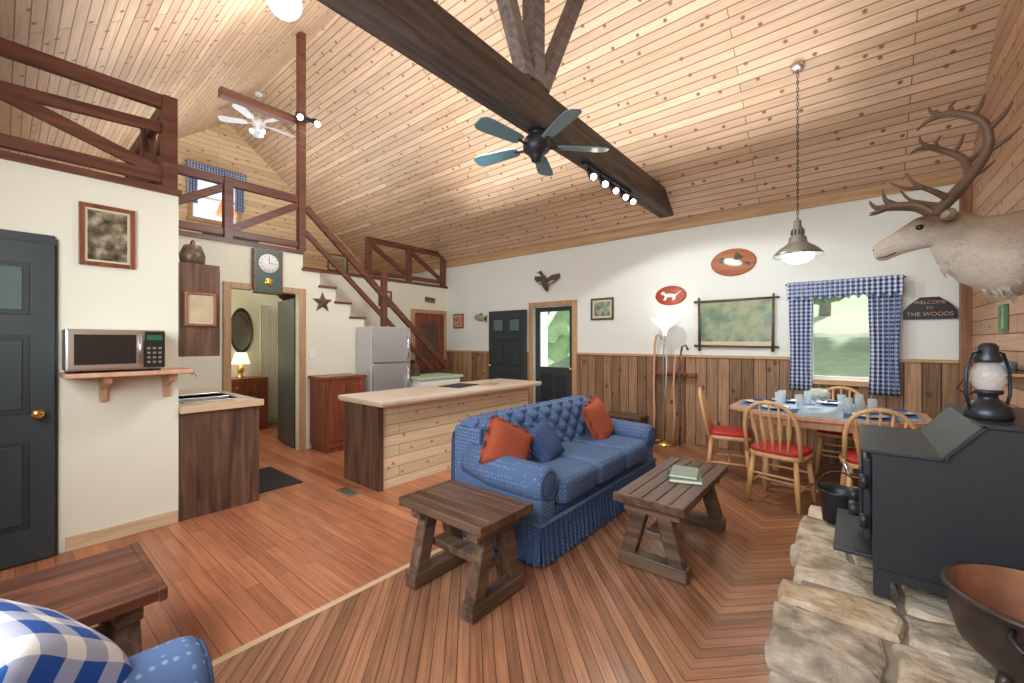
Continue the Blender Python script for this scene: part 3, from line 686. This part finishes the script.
for k in range(10): a=k*pi/5; b.bar((.05*math.cos(a),.05*math.sin(a),2.50),(.05*math.cos(a),.05*math.sin(a),2.45),.006,.012,BLACKI,bev=0)
b.lathe([(.10,2.30),(.14,2.27),(.13,2.22),(.08,2.185),(0,2.175)],(0,0,0),GLASS,28)
b.sph((0,0,2.31),.045,SHADEG); b.done((px,py,0))
b=B('floor_lamp'); b.lathe([(0,0),(.14,0),(.14,.02),(.05,.04),(.012,.06)],(0,0,0),BRASS)
for s in (0,pi): b.tube([(.02*math.cos(s+z*5),.02*math.sin(s+z*5),.05+z*1.5) for z in [k/30 for k in range(31)]],.009,STEEL,n=8)
b.lathe([(.02,1.5),(.03,1.56),(.05,1.60),(.11,1.64),(.18,1.73),(.185,1.735),(.17,1.73),(.10,1.66),(.0,1.62)],(0,0,0),SHADEG,32); b.done((-2.03,5.80,.0))
b=B('walking_stick_rack'); b.bb((-2.28,YF-.12,.93),(-1.68,YF-.027,.98),CHERRY,bev=.006)
for x in (-2.2,-2.0,-1.8): b.cyl((x,YF-.1,.95),(x,YF-.16,.97),.012,CHERRY)
b.done()
for x,h,mm in ((-2.22,1.5,OAKT),(-1.86,1.35,DKX),(-1.94,1.22,OAKT)):
    b=B('walking_stick'); b.tube([(0,-.12,0),(.01,-.1,.4),(-.01,-.08,.8),(.0,-.07,h-.12),(.02,-.07,h),(.07,-.07,h+.02),(.1,-.07,h-.05)],.015,mm); b.done((x,YF-.1,0))
b=B('storage_bench'); b.bb((-2.95,5.72,.30),(-2.35,6.04,.34),DKX,bev=.005)
for x in (-2.9,-2.4): b.bb((x-.02,5.75,0),(x+.02,6.02,.3),DKX,bev=.003)
b.bb((-2.88,5.8,.1),(-2.42,5.98,.13),DKX); b.done()
# dining
b=B('dining_table'); rx,ry=.76,.62; c1,c2=.36,.30
oc=[(-rx,-c2),(-c1,-ry),(c1,-ry),(rx,-c2),(rx,c2),(c1,ry),(-c1,ry),(-rx,c2)]
b.prism([(x,y,.72) for x,y in oc],(0,0,.035),OAKT); b.prism([(x*.93,y*.93,.755) for x,y in oc],(0,0,.006),flat('table_blue_laminate',(.32,.43,.54),.2))
b.prism([(x*.85,y*.85,.64) for x,y in oc],(0,0,.08),OAKT)
for x in (-.42,.42):
    for y in (-.34,.34): b.tube([(x,y,.0),(x,y,.12),(x,y,.2),(x,y,.5),(x,y,.56),(x,y,.66)],[.04,.044,.034,.052,.044,.05],OAKT,n=14)
b.done((-.25,5.10,0),bevel=.005)
def chair(loc,rz):
    b=B('dining_chair')
    b.sup((0,0,.43),(.44,.42,.045),OAKC,.3,.5); b.sup((0,0,.468),(.42,.40,.055),REDS,.5,.5)
    for sx in (-1,1):
        b.tube([(sx*.20,.19,0),(sx*.18,.17,.22),(sx*.16,.15,.42)],[.016,.023,.018],OAKC,n=10)
        b.tube([(sx*.20,-.21,0),(sx*.18,-.18,.22),(sx*.165,-.16,.42)],[.016,.023,.018],OAKC,n=10)
        b.cyl((sx*.19,.18,.17),(sx*.19,-.195,.17),.010,OAKC,n=8)
    b.cyl((-.19,0,.17),(.19,0,.17),.010,OAKC,n=8); b.cyl((-.18,.17,.26),(.18,.17,.26),.010,OAKC,n=8); b.cyl((-.18,-.18,.26),(.18,-.18,.26),.010,OAKC,n=8)
    hoop=[]
    for k in range(17):
        a=pi*k/16; x=-.21*math.cos(a); q=math.sin(a)
        zz=.44+.46*(q**.38); hoop.append((x,-.185-.10*(zz-.44)/.46,zz))
    b.tube(hoop,.017,OAKC,n=10)
    for i in range(5):
        x=(i-2)*.065; q=math.sqrt(max(0,1-(x*1.15/.21)**2)); zt=.44+.46*(q**.38)
        b.tube([(x*.85,-.18,.44),(x*.95,-.20,.58),(x*1.05,-.225,.68),(x*1.1,-.25,.76),(x*1.15,-.185-.10*(zt-.44)/.46,zt)],[.009,.012,.022,.011,.009],OAKC,n=8)
    return b.done(loc,(0,0,rz))
chair((-.51,4.40,0),r(-12)); chair((.12,4.48,0),r(6)); chair((-1.03,4.90,0),r(-80)); chair((.56,5.14,0),r(90)); chair((-.12,5.72,0),r(180))
BLUEM=flat('placemat_blue',(.05,.10,.26),.8)
PL=[(-.60,4.78,0),(.1,4.75,0),(-.80,5.12,R90),(.3,5.12,R90),(-.2,5.5,0),(-.6,5.42,0)]
for x,y,a in PL:
    b=B('placemat'); b.bb((-.18,-.12,0),(.18,.12,.004),BLUEM); b.done((x,y,.762),(0,0,a))
    b=B('dinner_plate'); b.lathe([(0,.004),(.07,.004),(.12,.018),(.122,.021),(.07,.010),(0,.010)],(0,0,0),WHITE); b.done((x,y,.767))
    b=B('napkin'); b.prism([(-.05,-.04,.0),(.05,-.04,.0),(0,.05,.0)],(0,0,.02),BLUEM); b.done((x,y,.789),(0,0,a+.4))
GLS=glassmat('drinking_glass_tint',.36,(.65,.78,.85))
for x,y in ((-.42,4.93),(-.05,4.92),(-.60,5.02),(-.60,5.24),(.03,5.32),(.12,4.96),(-.38,5.33),(-.1,5.18)):
    b=B('drinking_glass'); b.lathe([(0,.0),(.030,0),(.038,.14),(.035,.14),(.028,.006),(0,.006)],(0,0,0),GLS,18); b.done((x,y,.763))
b=B('centerpiece_bowl'); b.lathe([(0,0),(.05,0),(.05,.01),(.02,.03),(.03,.05),(.09,.09),(.10,.15),(.06,.19),(.055,.18),(.09,.14),(0,.07)],(0,0,0),GLASS,24)
for i in range(14): a=i*2.4; b.sph((.045*math.cos(a),.045*math.sin(a),.11+.02*math.sin(i)),.022,flat('potpourri%d'%i,(.12,.2,.12),.8),n=8)
b.done((-.28,5.12,.763))
# hearth : chunky irregular fieldstones
ST=[art('stone_a',[(.27,.22,.16),(.48,.42,.33),(.64,.58,.48)],7),art('stone_b',[(.24,.21,.17),(.42,.37,.30),(.58,.53,.44)],9),art('stone_c',[(.40,.29,.18),(.56,.47,.34),(.68,.62,.51)],6)]
for m in ST:
    bs=m.node_tree.nodes['Principled BSDF']; bs.inputs['Roughness'].default_value=.9
    nt=m.node_tree; no=N(nt,'ShaderNodeTexNoise'); no.inputs['Scale'].default_value=18; no.inputs['Detail'].default_value=9; bp=N(nt,'ShaderNodeBump'); bp.inputs['Strength'].default_value=.9; bp.inputs['Distance'].default_value=.025
    tc=N(nt,'ShaderNodeTexCoord'); L(nt,tc.outputs['Object'],no.inputs['Vector'])
    L(nt,no.outputs['Fac'],bp.inputs['Height']); L(nt,bp.outputs[0],bs.inputs['Normal'])
b=B('stone_hearth'); MORT=flat('mortar',(.26,.23,.19),.95,bump=.4,ns=50)
hx0,hx1,hy0,hy1=-.27,XR-.005,1.86,3.62
b.bb((hx0+.07,hy0+.07,0),(hx1,hy1-.07,.265),MORT)
def slab(poly,z0,z1,seed):
    pts=[]; k=len(poly); mi=random.choice(ST)
    for i in range(k):
        a=Vector(poly[i]); c=Vector(poly[(i+1)%k]); n=max(2,int((c-a).length/.04))
        for j in range(n):
            p=a.lerp(c,j/n); q=noise.noise_vector(Vector((p.x*7,p.y*7,seed*1.7)))*.020+noise.noise_vector(Vector((p.x*35,p.y*35,seed)))*.006
            pts.append(Vector((min(hx1,p.x+q.x),p.y+q.y)))
    ce=sum(pts,Vector((0,0)))/len(pts)
    t=bmesh.new(); rings=[]
    tilt=Vector((random.uniform(-.04,.04),random.uniform(-.04,.04))); hm=z1-z0
    for f,zz in ((.95,z0),(1.0,z0+hm*.25),(1.015,z0+hm*.6),(1.0,z1-.022),(.965,z1-.007),(.90,z1-.001),(.62,z1+.004),(.33,z1+.004)):
        rg=[]
        for p in pts:
            q=ce+(p-ce)*f; dz=0
            if zz>z0+hm*.7: dz=tilt.dot(q-ce)+noise.noise(Vector((q.x*8,q.y*8,seed)))*.012+noise.noise(Vector((q.x*26,q.y*26,seed)))*.005
            q.x=min(q.x,hx1)
            rg.append(t.verts.new((q.x,q.y,zz+dz)))
        rings.append(rg)
    n=len(pts)
    for a,c in zip(rings,rings[1:]):
        for j in range(n): t.faces.new((a[j],a[(j+1)%n],c[(j+1)%n],c[j]))
    cv=t.verts.new((ce.x,ce.y,z1+.004+noise.noise(Vector((ce.x*8,ce.y*8,seed)))*.012))
    for j in range(n): t.faces.new((rings[-1][j],rings[-1][(j+1)%n],cv))
    t.faces.new(rings[0][::-1])
    b.add(t,mi,None,False)
random.seed(33)
# rows of unequal stones across the top
k=0; y=hy0; rows=[]
ys=[hy0,2.17,2.44,2.80,3.06,3.36,hy1]
for a_,c_ in zip(ys,ys[1:]):
    x=hx0; xs=[hx0]
    while hx1-x>.2:
        x+=random.uniform(.24,.46)
        if hx1-x<.18: x=hx1
        xs.append(min(x,hx1))
    if xs[-1]<hx1: xs[-1]=hx1
    xs=sorted(set(xs))
    for p,q in zip(xs,xs[1:]):
        j=lambda s=.03: random.uniform(-s,s)
        ex=random.uniform(-.03,.03) if p==hx0 else 0
        poly=[(p+.012+ex,a_+.012+j(.018)),((p+q)/2+j(),a_+.010+j(.02)),(q-.012,a_+.012+j(.018)),(q-.010+j(.02),(a_+c_)/2+j()),(q-.014,c_-.012+j(.018)),((p+q)/2+j(),c_-.012+j(.018)),(p+.014+ex,c_-.012+j(.018)),(p+.012+ex+j(.02),(a_+c_)/2+j())]
        k+=1; slab(poly,.155,.292+random.uniform(-.016,.004),k)
y=hy0
while y<hy1-.03:
    dy=min(random.uniform(.24,.5),hy1-y)
    if hy1-y-dy<.12: dy=hy1-y
    o=random.uniform(-.025,.03); k+=1
    slab([(hx0+o,y+.008),(hx0+.16,y+.008),(hx0+.16,y+dy-.008),(hx0+o,y+dy-.008)],0,.15,k); y+=dy
x=hx0+.18
while x<hx1-.03:
    dx=min(random.uniform(.24,.42),hx1-x)
    if hx1-x-dx<.12: dx=hx1-x
    for ya,yb in ((hy0,hy0+.15),(hy1-.15,hy1)): k+=1; slab([(x,ya),(x+dx-.016,ya),(x+dx-.016,yb),(x,yb)],0,.15,k)
    x+=dx
b.done()
# wood stove
b=B('wood_stove'); y0,y1=2.44,3.12; x0,x1=.06,.80
SB=flat('stove_black',(.034,.040,.050),.42,.2,bump=.05,ns=60)
pr=[(x0,.42),(x0,.93),(x0+.22,.93),(x0+.33,1.08),(x1,1.08),(x1,.42)]
b.prism([(x,y0,z) for x,z in pr],(0,y1-y0,0),SB)
b.bb((x0-.04,y0-.02,.93),(x0+.235,y1+.02,.945),SB,bev=.003); b.bar((x0+.215,(y0+y1)/2,.937),(x0+.335,(y0+y1)/2,1.09),y1-y0+.04,.015,SB,bev=.002); b.bb((x0+.32,y0-.02,1.08),(x1+.02,y1+.02,1.097),SB,bev=.003)
for x in (x0+.03,x1-.03):
    for y in (y0+.03,y1-.03): b.bb((x-.028,y-.028,.30),(x+.028,y+.028,.43),SB,bev=.003)
b.bb((x0-.14,y0+.04,.44),(x0,y1-.04,.455),SB,bev=.003)
b.bb((x0-.03,y0+.1,.5),(x0,y1-.1,.88),SB,bev=.01); b.bb((x0-.045,y0+.18,.56),(x0-.03,y1-.18,.82),SB,bev=.01)
for z in (.6,.78): b.cyl((x0-.03,y0+.06,z-.03),(x0-.03,y0+.06,z+.03),.014,SB)
b.tube([(x0-.04,y1-.12,.68),(x0-.09,y1-.12,.68),(x0-.11,y1-.12,.76)],.01,CHROME)
for y in (y0+.22,y1-.22): b.cyl((x0-.045,y,.6),(x0-.085,y,.6),.035,SB)
b.bb((x0+.02,y0-.012,.385),(x1-.02,y0+.02,.425),SB)
b.done()
def lantern(loc,s=1):
    b=B('kerosene_lantern'); m=flat('lantern_dark_metal',(.045,.055,.07),.35,.6)
    b.lathe([(0,0),(.07,0),(.075,.01),(.07,.05),(.05,.065),(.03,.08),(.03,.1),(.045,.105),(.045,.12),(0,.12)],(0,0,0),m)
    b.lathe([(.035,.12),(.055,.155),(.05,.2),(.032,.235),(.029,.235),(.047,.2),(.052,.155),(.032,.12)],(0,0,0),GLASS)
    b.lathe([(.04,.235),(.045,.25),(.03,.275),(.032,.3),(.02,.315),(0,.317)],(0,0,0),m)
    for q in (-1,1): b.tube([(q*.065,0,.03),(q*.085,0,.1),(q*.083,0,.2),(q*.06,0,.27),(q*.03,0,.28)],.006,m)
    b.tube([(-.08,0,.18),(-.075,.05,.12),(0,.09,.09),(.075,.05,.12),(.08,0,.18)],.003,m)
    o=b.done(loc,(0,0,.6)); o.scale=(s,s,s); return o
lantern((.43,2.62,1.098),1.0)
b=B('cast_iron_cauldron'); RUST=flat('rusty_copper_interior',(.32,.155,.09),.55,.35,var=.45,ns=12); CO=flat('aged_copper_exterior',(.07,.055,.05),.4,.5,var=.4,ns=10)
b.lathe([(0,.03),(.05,.03),(.14,.05),(.2,.11),(.222,.19),(.225,.26),(.24,.268),(.24,.282),(.222,.285)],(0,0,0),CO,40)
b.lathe([(.222,.285),(.212,.26),(.21,.19),(.185,.12),(.13,.065),(0,.055)],(0,0,0),RUST,40)
for i in range(3): a=i*2*pi/3+.5; b.tube([(.12*math.cos(a),.12*math.sin(a),.05),(.15*math.cos(a),.15*math.sin(a),-.005)],[.02,.012],CO)
for s in (-1,1): b.tube([(s*.23,-.03,.25),(s*.27,-.025,.24),(s*.285,0,.22),(s*.27,.025,.24),(s*.23,.03,.25)],.009,BLACKI)
b.done((.475,2.12,.305),(0,0,1.2))
b=B('coal_bucket'); b.lathe([(0,.0),(.08,0),(.10,.18),(.115,.2),(.105,.2),(.09,.17),(.075,.01),(0,.01)],(0,0,0),BLACKI)
b.tube([(.105*math.cos(a),0,.19+.12*math.sin(a)) for a in [k*pi/10 for k in range(11)]],.005,BLACKI); b.done((-.08,3.3,.30))
b=B('mug_shelf'); b.bb((XR-.12,4.35,1.18),(XR-.001,4.85,1.2),OAKT,bev=.003); b.done()
for i,y in enumerate((4.42,4.54,4.66,4.78)):
    b=B('enamel_mug'); mm=flat('enamel_blue%d'%i,(.12,.22,.3),.3); b.lathe([(0,0),(.035,0),(.038,.08),(.035,.08),(.032,.006),(0,.006)],(0,0,0),mm,18); b.tube([(0,-.036,.065),(0,-.06,.06),(0,-.062,.03),(0,-.036,.02)],.004,mm); b.done((XR-.06,y,1.201))
# caribou
def caribou(loc):
    b=B('caribou_head_mount')
    m,nt,bs=nmat('caribou_fur')
    tc=N(nt,'ShaderNodeTexCoord'); sp=N(nt,'ShaderNodeSeparateXYZ'); L(nt,tc.outputs['Object'],sp.inputs[0])
    no=N(nt,'ShaderNodeTexNoise'); no.inputs['Scale'].default_value=6; L(nt,tc.outputs['Object'],no.inputs['Vector'])
    v=math_(nt,'ADD',math_(nt,'MULTIPLY',sp.outputs[0],-1.15),math_(nt,'MULTIPLY',math_(nt,'SUBTRACT',no.outputs['Fac'],.5),.18))
    rr=N(nt,'ShaderNodeValToRGB'); e=rr.color_ramp.elements; e[0].position=.0; e[0].color=(.46,.38,.29,1); e[1].position=.98; e[1].color=(.46,.42,.37,1)
    for p,c in ((.2,(.48,.40,.31)),(.36,(.40,.32,.24)),(.46,(.24,.175,.12)),(.6,(.185,.13,.09)),(.8,(.15,.105,.075)),(.91,(.18,.145,.115))): q=e.new(p); q.color=c4(c)
    L(nt,v,rr.inputs[0])
    zf=N(nt,'ShaderNodeMapRange'); L(nt,math_(nt,'ADD',math_(nt,'ADD',sp.outputs[2],math_(nt,'MULTIPLY',sp.outputs[0],.42)),math_(nt,'MULTIPLY',math_(nt,'SUBTRACT',no.outputs['Fac'],.5),.16)),zf.inputs[0]); zf.inputs[1].default_value=.0; zf.inputs[2].default_value=-.18; zf.inputs[3].default_value=0; zf.inputs[4].default_value=1
    c1=mix(nt,zf.outputs[0],rr.outputs[0],(.80,.76,.68))
    mp=N(nt,'ShaderNodeMapping'); mp.inputs['Scale'].default_value=(30,90,90); L(nt,tc.outputs['Object'],mp.inputs[0])
    n2=N(nt,'ShaderNodeTexNoise'); n2.inputs['Scale'].default_value=1; L(nt,mp.outputs[0],n2.inputs['Vector'])
    L(nt,mix(nt,.5,c1,mix(nt,n2.outputs['Fac'],(.3,.27,.24),(1,1,1)),'MULTIPLY'),bs.inputs['Base Color']); bs.inputs['Roughness'].default_value=.95; bs.inputs['Specular IOR Level'].default_value=.15
    bp=N(nt,'ShaderNodeBump'); bp.inputs['Strength'].default_value=.8; bp.inputs['Distance'].default_value=.014; L(nt,n2.outputs['Fac'],bp.inputs['Height']); L(nt,bp.outputs[0],bs.inputs['Normal'])
    FUR=m; DK=flat('nose_dark',(.07,.055,.045),.4); EYE=flat('glass_eye',(.01,.006,.004),.05); EAR=flat('ear_inner',(.40,.34,.27),.9)
    V=Vector
    secs=[(V((.0,0,-.08)),.28,.21),(V((-.08,0,-.075)),.285,.21),(V((-.2,0,-.03)),.25,.17),(V((-.31,0,.045)),.19,.13),(V((-.38,0,.12)),.15,.11),(V((-.45,0,.14)),.128,.102),(V((-.51,0,.13)),.118,.095),(V((-.58,0,.10)),.100,.078),(V((-.65,0,.068)),.086,.065),(V((-.71,0,.04)),.080,.062),(V((-.75,0,.018)),.075,.062),(V((-.78,0,.005)),.056,.052),(V((-.795,0,-.0)),.02,.02)]
    b.loft(secs,FUR,28)
    b.sup((-.768,0,.03),(.055,.10,.07),DK,.8,.8,(0,.5,0))
    for s in (-1,1): b.tube([(-.775,s*.035,-.03),(-.72,s*.054,-.028),(-.66,s*.058,-.005)],.004,DK)
    rs=random.Random(3)
    for i in range(170):
        u=rs.random(); x=-.04-.36*u; cz=-.075+(.13*max(0,(u-.25)/.75)); hh=.28-.12*u; ww=.20-.08*u
        a=rs.uniform(-1.35,1.35); y=ww*.92*math.sin(a); zz=cz-hh*.92*math.cos(a)
        l=rs.uniform(.05,.12)*(1-.3*abs(a)); b.tube([(x,y,zz+.03),(x-.006,y*1.02,zz-l*.5),(x+.014,y*.97,zz-l)],[.022,.015,.002],FUR,n=6)
    for s in (-1,1):
        b.sph((-.53,s*.086,.155),(.024,.016,.02),EYE); b.tube([(-.56,s*.080,.17),(-.53,s*.096,.182),(-.50,s*.095,.17)],.009,FUR)
        b.sph((-.79,s*.03,.035),(.01,.013,.009),EYE,n=8)
        b.sup((-.39,s*.18,.20),(.05,.15,.085),FUR,1,1,(0,0,s*-.35)); b.sup((-.405,s*.18,.202),(.03,.115,.055),EAR,1,1,(0,0,s*-.35))
        A=flat('antler%d'%s,(.15,.095,.062),.5,var=.45,ns=9)
        def tb(p,r0,r1):
            k=len(p); P=[V((q[0],q[1]*s,q[2]*.9+.025)) for q in p]; out=[]; rad=[]
            for i in range(k-1):
                a=P[max(i-1,0)];c=P[i];d=P[i+1];e_=P[min(i+2,k-1)]
                for j in range(5):
                    t=j/5; out.append(.5*((2*c)+(-a+d)*t+(2*a-5*c+4*d-e_)*t*t+(-a+3*c-3*d+e_)*t**3)); rad.append(r0+(r1-r0)*(i+t)/(k-1))
            out.append(P[-1]); rad.append(r1); b.tube(out,rad,A,n=9)
        tb([(-.44,.05,.24),(-.36,.12,.36),(-.27,.22,.48),(-.22,.30,.62),(-.25,.34,.78),(-.36,.34,.88),(-.44,.30,.92)],.036,.022)
        tb([(-.23,.28,.58),(-.15,.31,.63),(-.08,.31,.70)],.02,.005); tb([(-.23,.33,.72),(-.16,.35,.80),(-.12,.34,.88)],.022,.005)
        tb([(-.30,.34,.83),(-.26,.34,.91),(-.24,.32,.98)],.022,.005); tb([(-.38,.33,.88),(-.40,.32,.95),(-.37,.3,1.0)],.02,.005); tb([(-.44,.30,.92),(-.51,.27,.91),(-.56,.24,.87)],.022,.005)
        tb([(-.44,.30,.92),(-.49,.28,.97),(-.50,.26,1.02)],.018,.004)
        tb([(-.45,.05,.25),(-.53,.05,.33),(-.63,.04,.36),(-.72,.03,.37)],.028,.022); tb([(-.66,.04,.36),(-.72,.03,.43),(-.74,.02,.52)],.02,.004); tb([(-.72,.03,.37),(-.78,.03,.38),(-.82,.03,.44)],.02,.004); tb([(-.70,.03,.37),(-.77,.03,.34),(-.82,.04,.33)],.018,.004)
        tb([(-.37,.10,.33),(-.46,.17,.39),(-.56,.21,.46),(-.62,.22,.56)],.026,.006); tb([(-.52,.2,.43),(-.62,.22,.44),(-.70,.22,.50)],.019,.005)
    M=Matrix.Rotation(-pi/2,4,'Y')@Matrix.Diagonal((.30,.23,1,1)); b.lathe([(0,.025),(.93,.025),(1,.01),(1,0)],(.05,0,-.06),DKX,36,M)
    o=b.done(loc); o.scale=(.91,.95,.95); return o
caribou((XR-.052,4.10,2.06))
# bedroom + loft
b=B('bedroom_dresser'); b.bb((-7.85,2.1,.05),(-7.4,2.75,.84),CHERRY,bev=.006)
for z0 in (.12,.36,.6): b.bb((-7.4,2.14,z0),(-7.385,2.71,z0+.2),CHERRY,bev=.005); b.sph((-7.38,2.3,z0+.1),.012,BRASS); b.sph((-7.38,2.55,z0+.1),.012,BRASS)
b.bb((-7.84,2.12,0),(-7.42,2.73,.05),CHERRY); b.done()
def tlamp(name,loc,m,s=1):
    b=B(name); b.lathe([(0,0),(.07,0),(.07,.015),(.02,.04),(.05,.1),(.05,.15),(.015,.2),(.01,.27)],(0,0,0),BRASS); b.lathe([(.13,.22),(.08,.40),(.078,.40),(.128,.22)],(0,0,0),m); b.sph((0,0,.3),.03,BULB); o=b.done(loc); o.scale=(s,)*3; return o
tlamp('table_lamp',(-7.6,2.42,.842),flat('shade_cream',(.9,.75,.5),.8,emit=1.2))
b=B('wall_mirror'); M=Matrix.Rotation(pi/2,4,'X')@Matrix.Diagonal((.17,.38,1,1)); b.lathe([(0,.012),(.85,.012)],(0,0,0),CHROME,36,M); b.lathe([(.85,.01),(.87,.03),(.98,.02),(1,0)],(0,0,0),BLACKI,36,M); b.done((-7.898,2.52,1.6),(0,0,R90))
b=B('bedroom_curtain'); WC=flat('white_curtain',(.75,.75,.7),.9); b.grid(lambda u,v:(-7.78+.02*math.sin(u*9*2*pi),2.76+.34*u,.1+1.95*v),60,4,WC); b.done()
b=B('loft_nightstand'); gm=flat('green_paint',(.06,.14,.09),.5); b.bb((-8.8,2.2,LZ+.06),(-8.35,2.95,LZ+.78),gm,bev=.006)
for z0 in (.12,.45): b.bb((-8.35,2.25,LZ+z0),(-8.335,2.9,LZ+z0+.28),gm,bev=.005); b.sph((-8.32,2.57,LZ+z0+.14),.015,BRASS)
b.bb((-8.78,2.22,LZ),(-8.37,2.93,LZ+.06),gm); b.done()
tlamp('table_lamp',(-8.55,2.5,LZ+.782),flat('shade_red',(.8,.25,.12),.8,emit=1.0),1.2)
# outside
b=B('lawn')
def hill(u,v):
    x=-45+80*u; y=6.4+45*v; return (x,y,-.35+max(0,(y-12))*.30+.3*noise.noise(Vector((x*.2,y*.2,0))))
b.grid(hill,60,40,GREEN); b.done()
random.seed(5)
for i,(x,y) in enumerate(((-9,16),(-5.5,21),(-2.6,14),(.6,17),(3.5,24),(-13,24),(-20,22),(2.6,13),(-1,22),(-8,28),(-16,30),(-11,18),(-7.5,13.5),(5,20),(-12.5,15))):
    g=-.35+max(0,(y-12))*.30
    b=B('tree'); b.tube([(0,0,-.3),(.1,0,2),(0,.1,4.5)],[.22,.16,.08],BARK)
    for k in range(11):
        t=bmesh.new(); bmesh.ops.create_icosphere(t,subdivisions=3,radius=1)
        for v in t.verts: v.co*=1+.45*noise.noise(v.co*4+Vector((k*7,i,0)))
        b.add(t,LEAF,Matrix.Translation((random.uniform(-1.5,1.5),random.uniform(-1.5,1.5),random.uniform(1.5,5.5)))@Matrix.Scale(random.uniform(.6,1.2),4),False)
    b.done((x,y,g))
b=B('porch_frame'); b.bb((-5.75,8.0,-.3),(-5.60,8.15,3.0),WHITE); b.bar((-5.67,8.07,1.7),(-5.0,8.07,2.6),.1,.1,WHITE); b.bb((-8,7.95,2.6),(-1.5,8.15,2.8),WHITE); b.done()
# lights
W=D.worlds.new('World'); SC.world=W; W.use_nodes=True; nt=W.node_tree; bg=nt.nodes['Background']
sky=N(nt,'ShaderNodeTexSky'); sky.sky_type='HOSEK_WILKIE'; sky.sun_direction=(.3,-.6,.7); sky.turbidity=6
L(nt,mix(nt,.5,sky.outputs[0],(.9,.95,1.0)),bg.inputs[0]); bg.inputs[1].default_value=2.4
def light(name,ty,loc,rot,en,col=(1,1,1),**k):
    l=D.lights.new(name,ty); l.energy=en; l.color=col
    for a,v in k.items(): setattr(l,a,v)
    o=D.objects.new(name,l); COL.objects.link(o); o.location=loc; o.rotation_euler=rot; return o
light('sun','SUN',(0,-10,20),(r(-50),0,r(-15)),7.5,(1,.97,.9),angle=.05)
light('fill_up_main','AREA',(-2.7,2.9,3.56),(pi,0,0),105,(1,.98,.95),shape='RECTANGLE',size=5.2,size_y=4.4)  # added fill without a fixture, bounced off the main ceiling
light('fill_up_loft','AREA',(-7.6,2.6,3.3),(pi,0,0),45,(.94,.97,1),shape='RECTANGLE',size=2.5,size_y=3)  # unseen fill panel added to brighten the loft ceiling
light('fill_back','AREA',(-1.3,-.70,1.9),(r(84),0,0),130,(.97,.99,1),shape='RECTANGLE',size=3.4,size_y=1.4)  # broad fill added behind the camera to lift the frontal light
light('track_glow','SPOT',(-1.95,4.2,3.0),(r(20),0,r(-20)),75,(1,.96,.88),spot_size=r(130),shadow_soft_size=.1)
light('kitchen_fill','SPOT',(-2.3,2.6,3.15),(r(8),r(52),0),170,(.99,.99,.98),spot_size=r(130),spot_blend=.8,shadow_soft_size=.25)  # added fill aimed at the kitchen, not a fixture of the room
light('pendant_glow','POINT',(px,py,2.13),(0,0,0),13,(1,.97,.9),shadow_soft_size=.04)
light('globe_glow','POINT',(-4.31,1.95,4.2),(0,0,0),25,(.93,.96,1),shadow_soft_size=.05)
light('bedroom_glow','POINT',(-7.0,1.4,2.0),(0,0,0),22,(1,.88,.7),shadow_soft_size=.1)
light('lamp_glow_floor','POINT',(-2.03,5.75,1.9),(0,0,0),1.2,(1,.92,.8),shadow_soft_size=.04)
SC.view_settings.view_transform='Standard'; SC.view_settings.exposure=.24
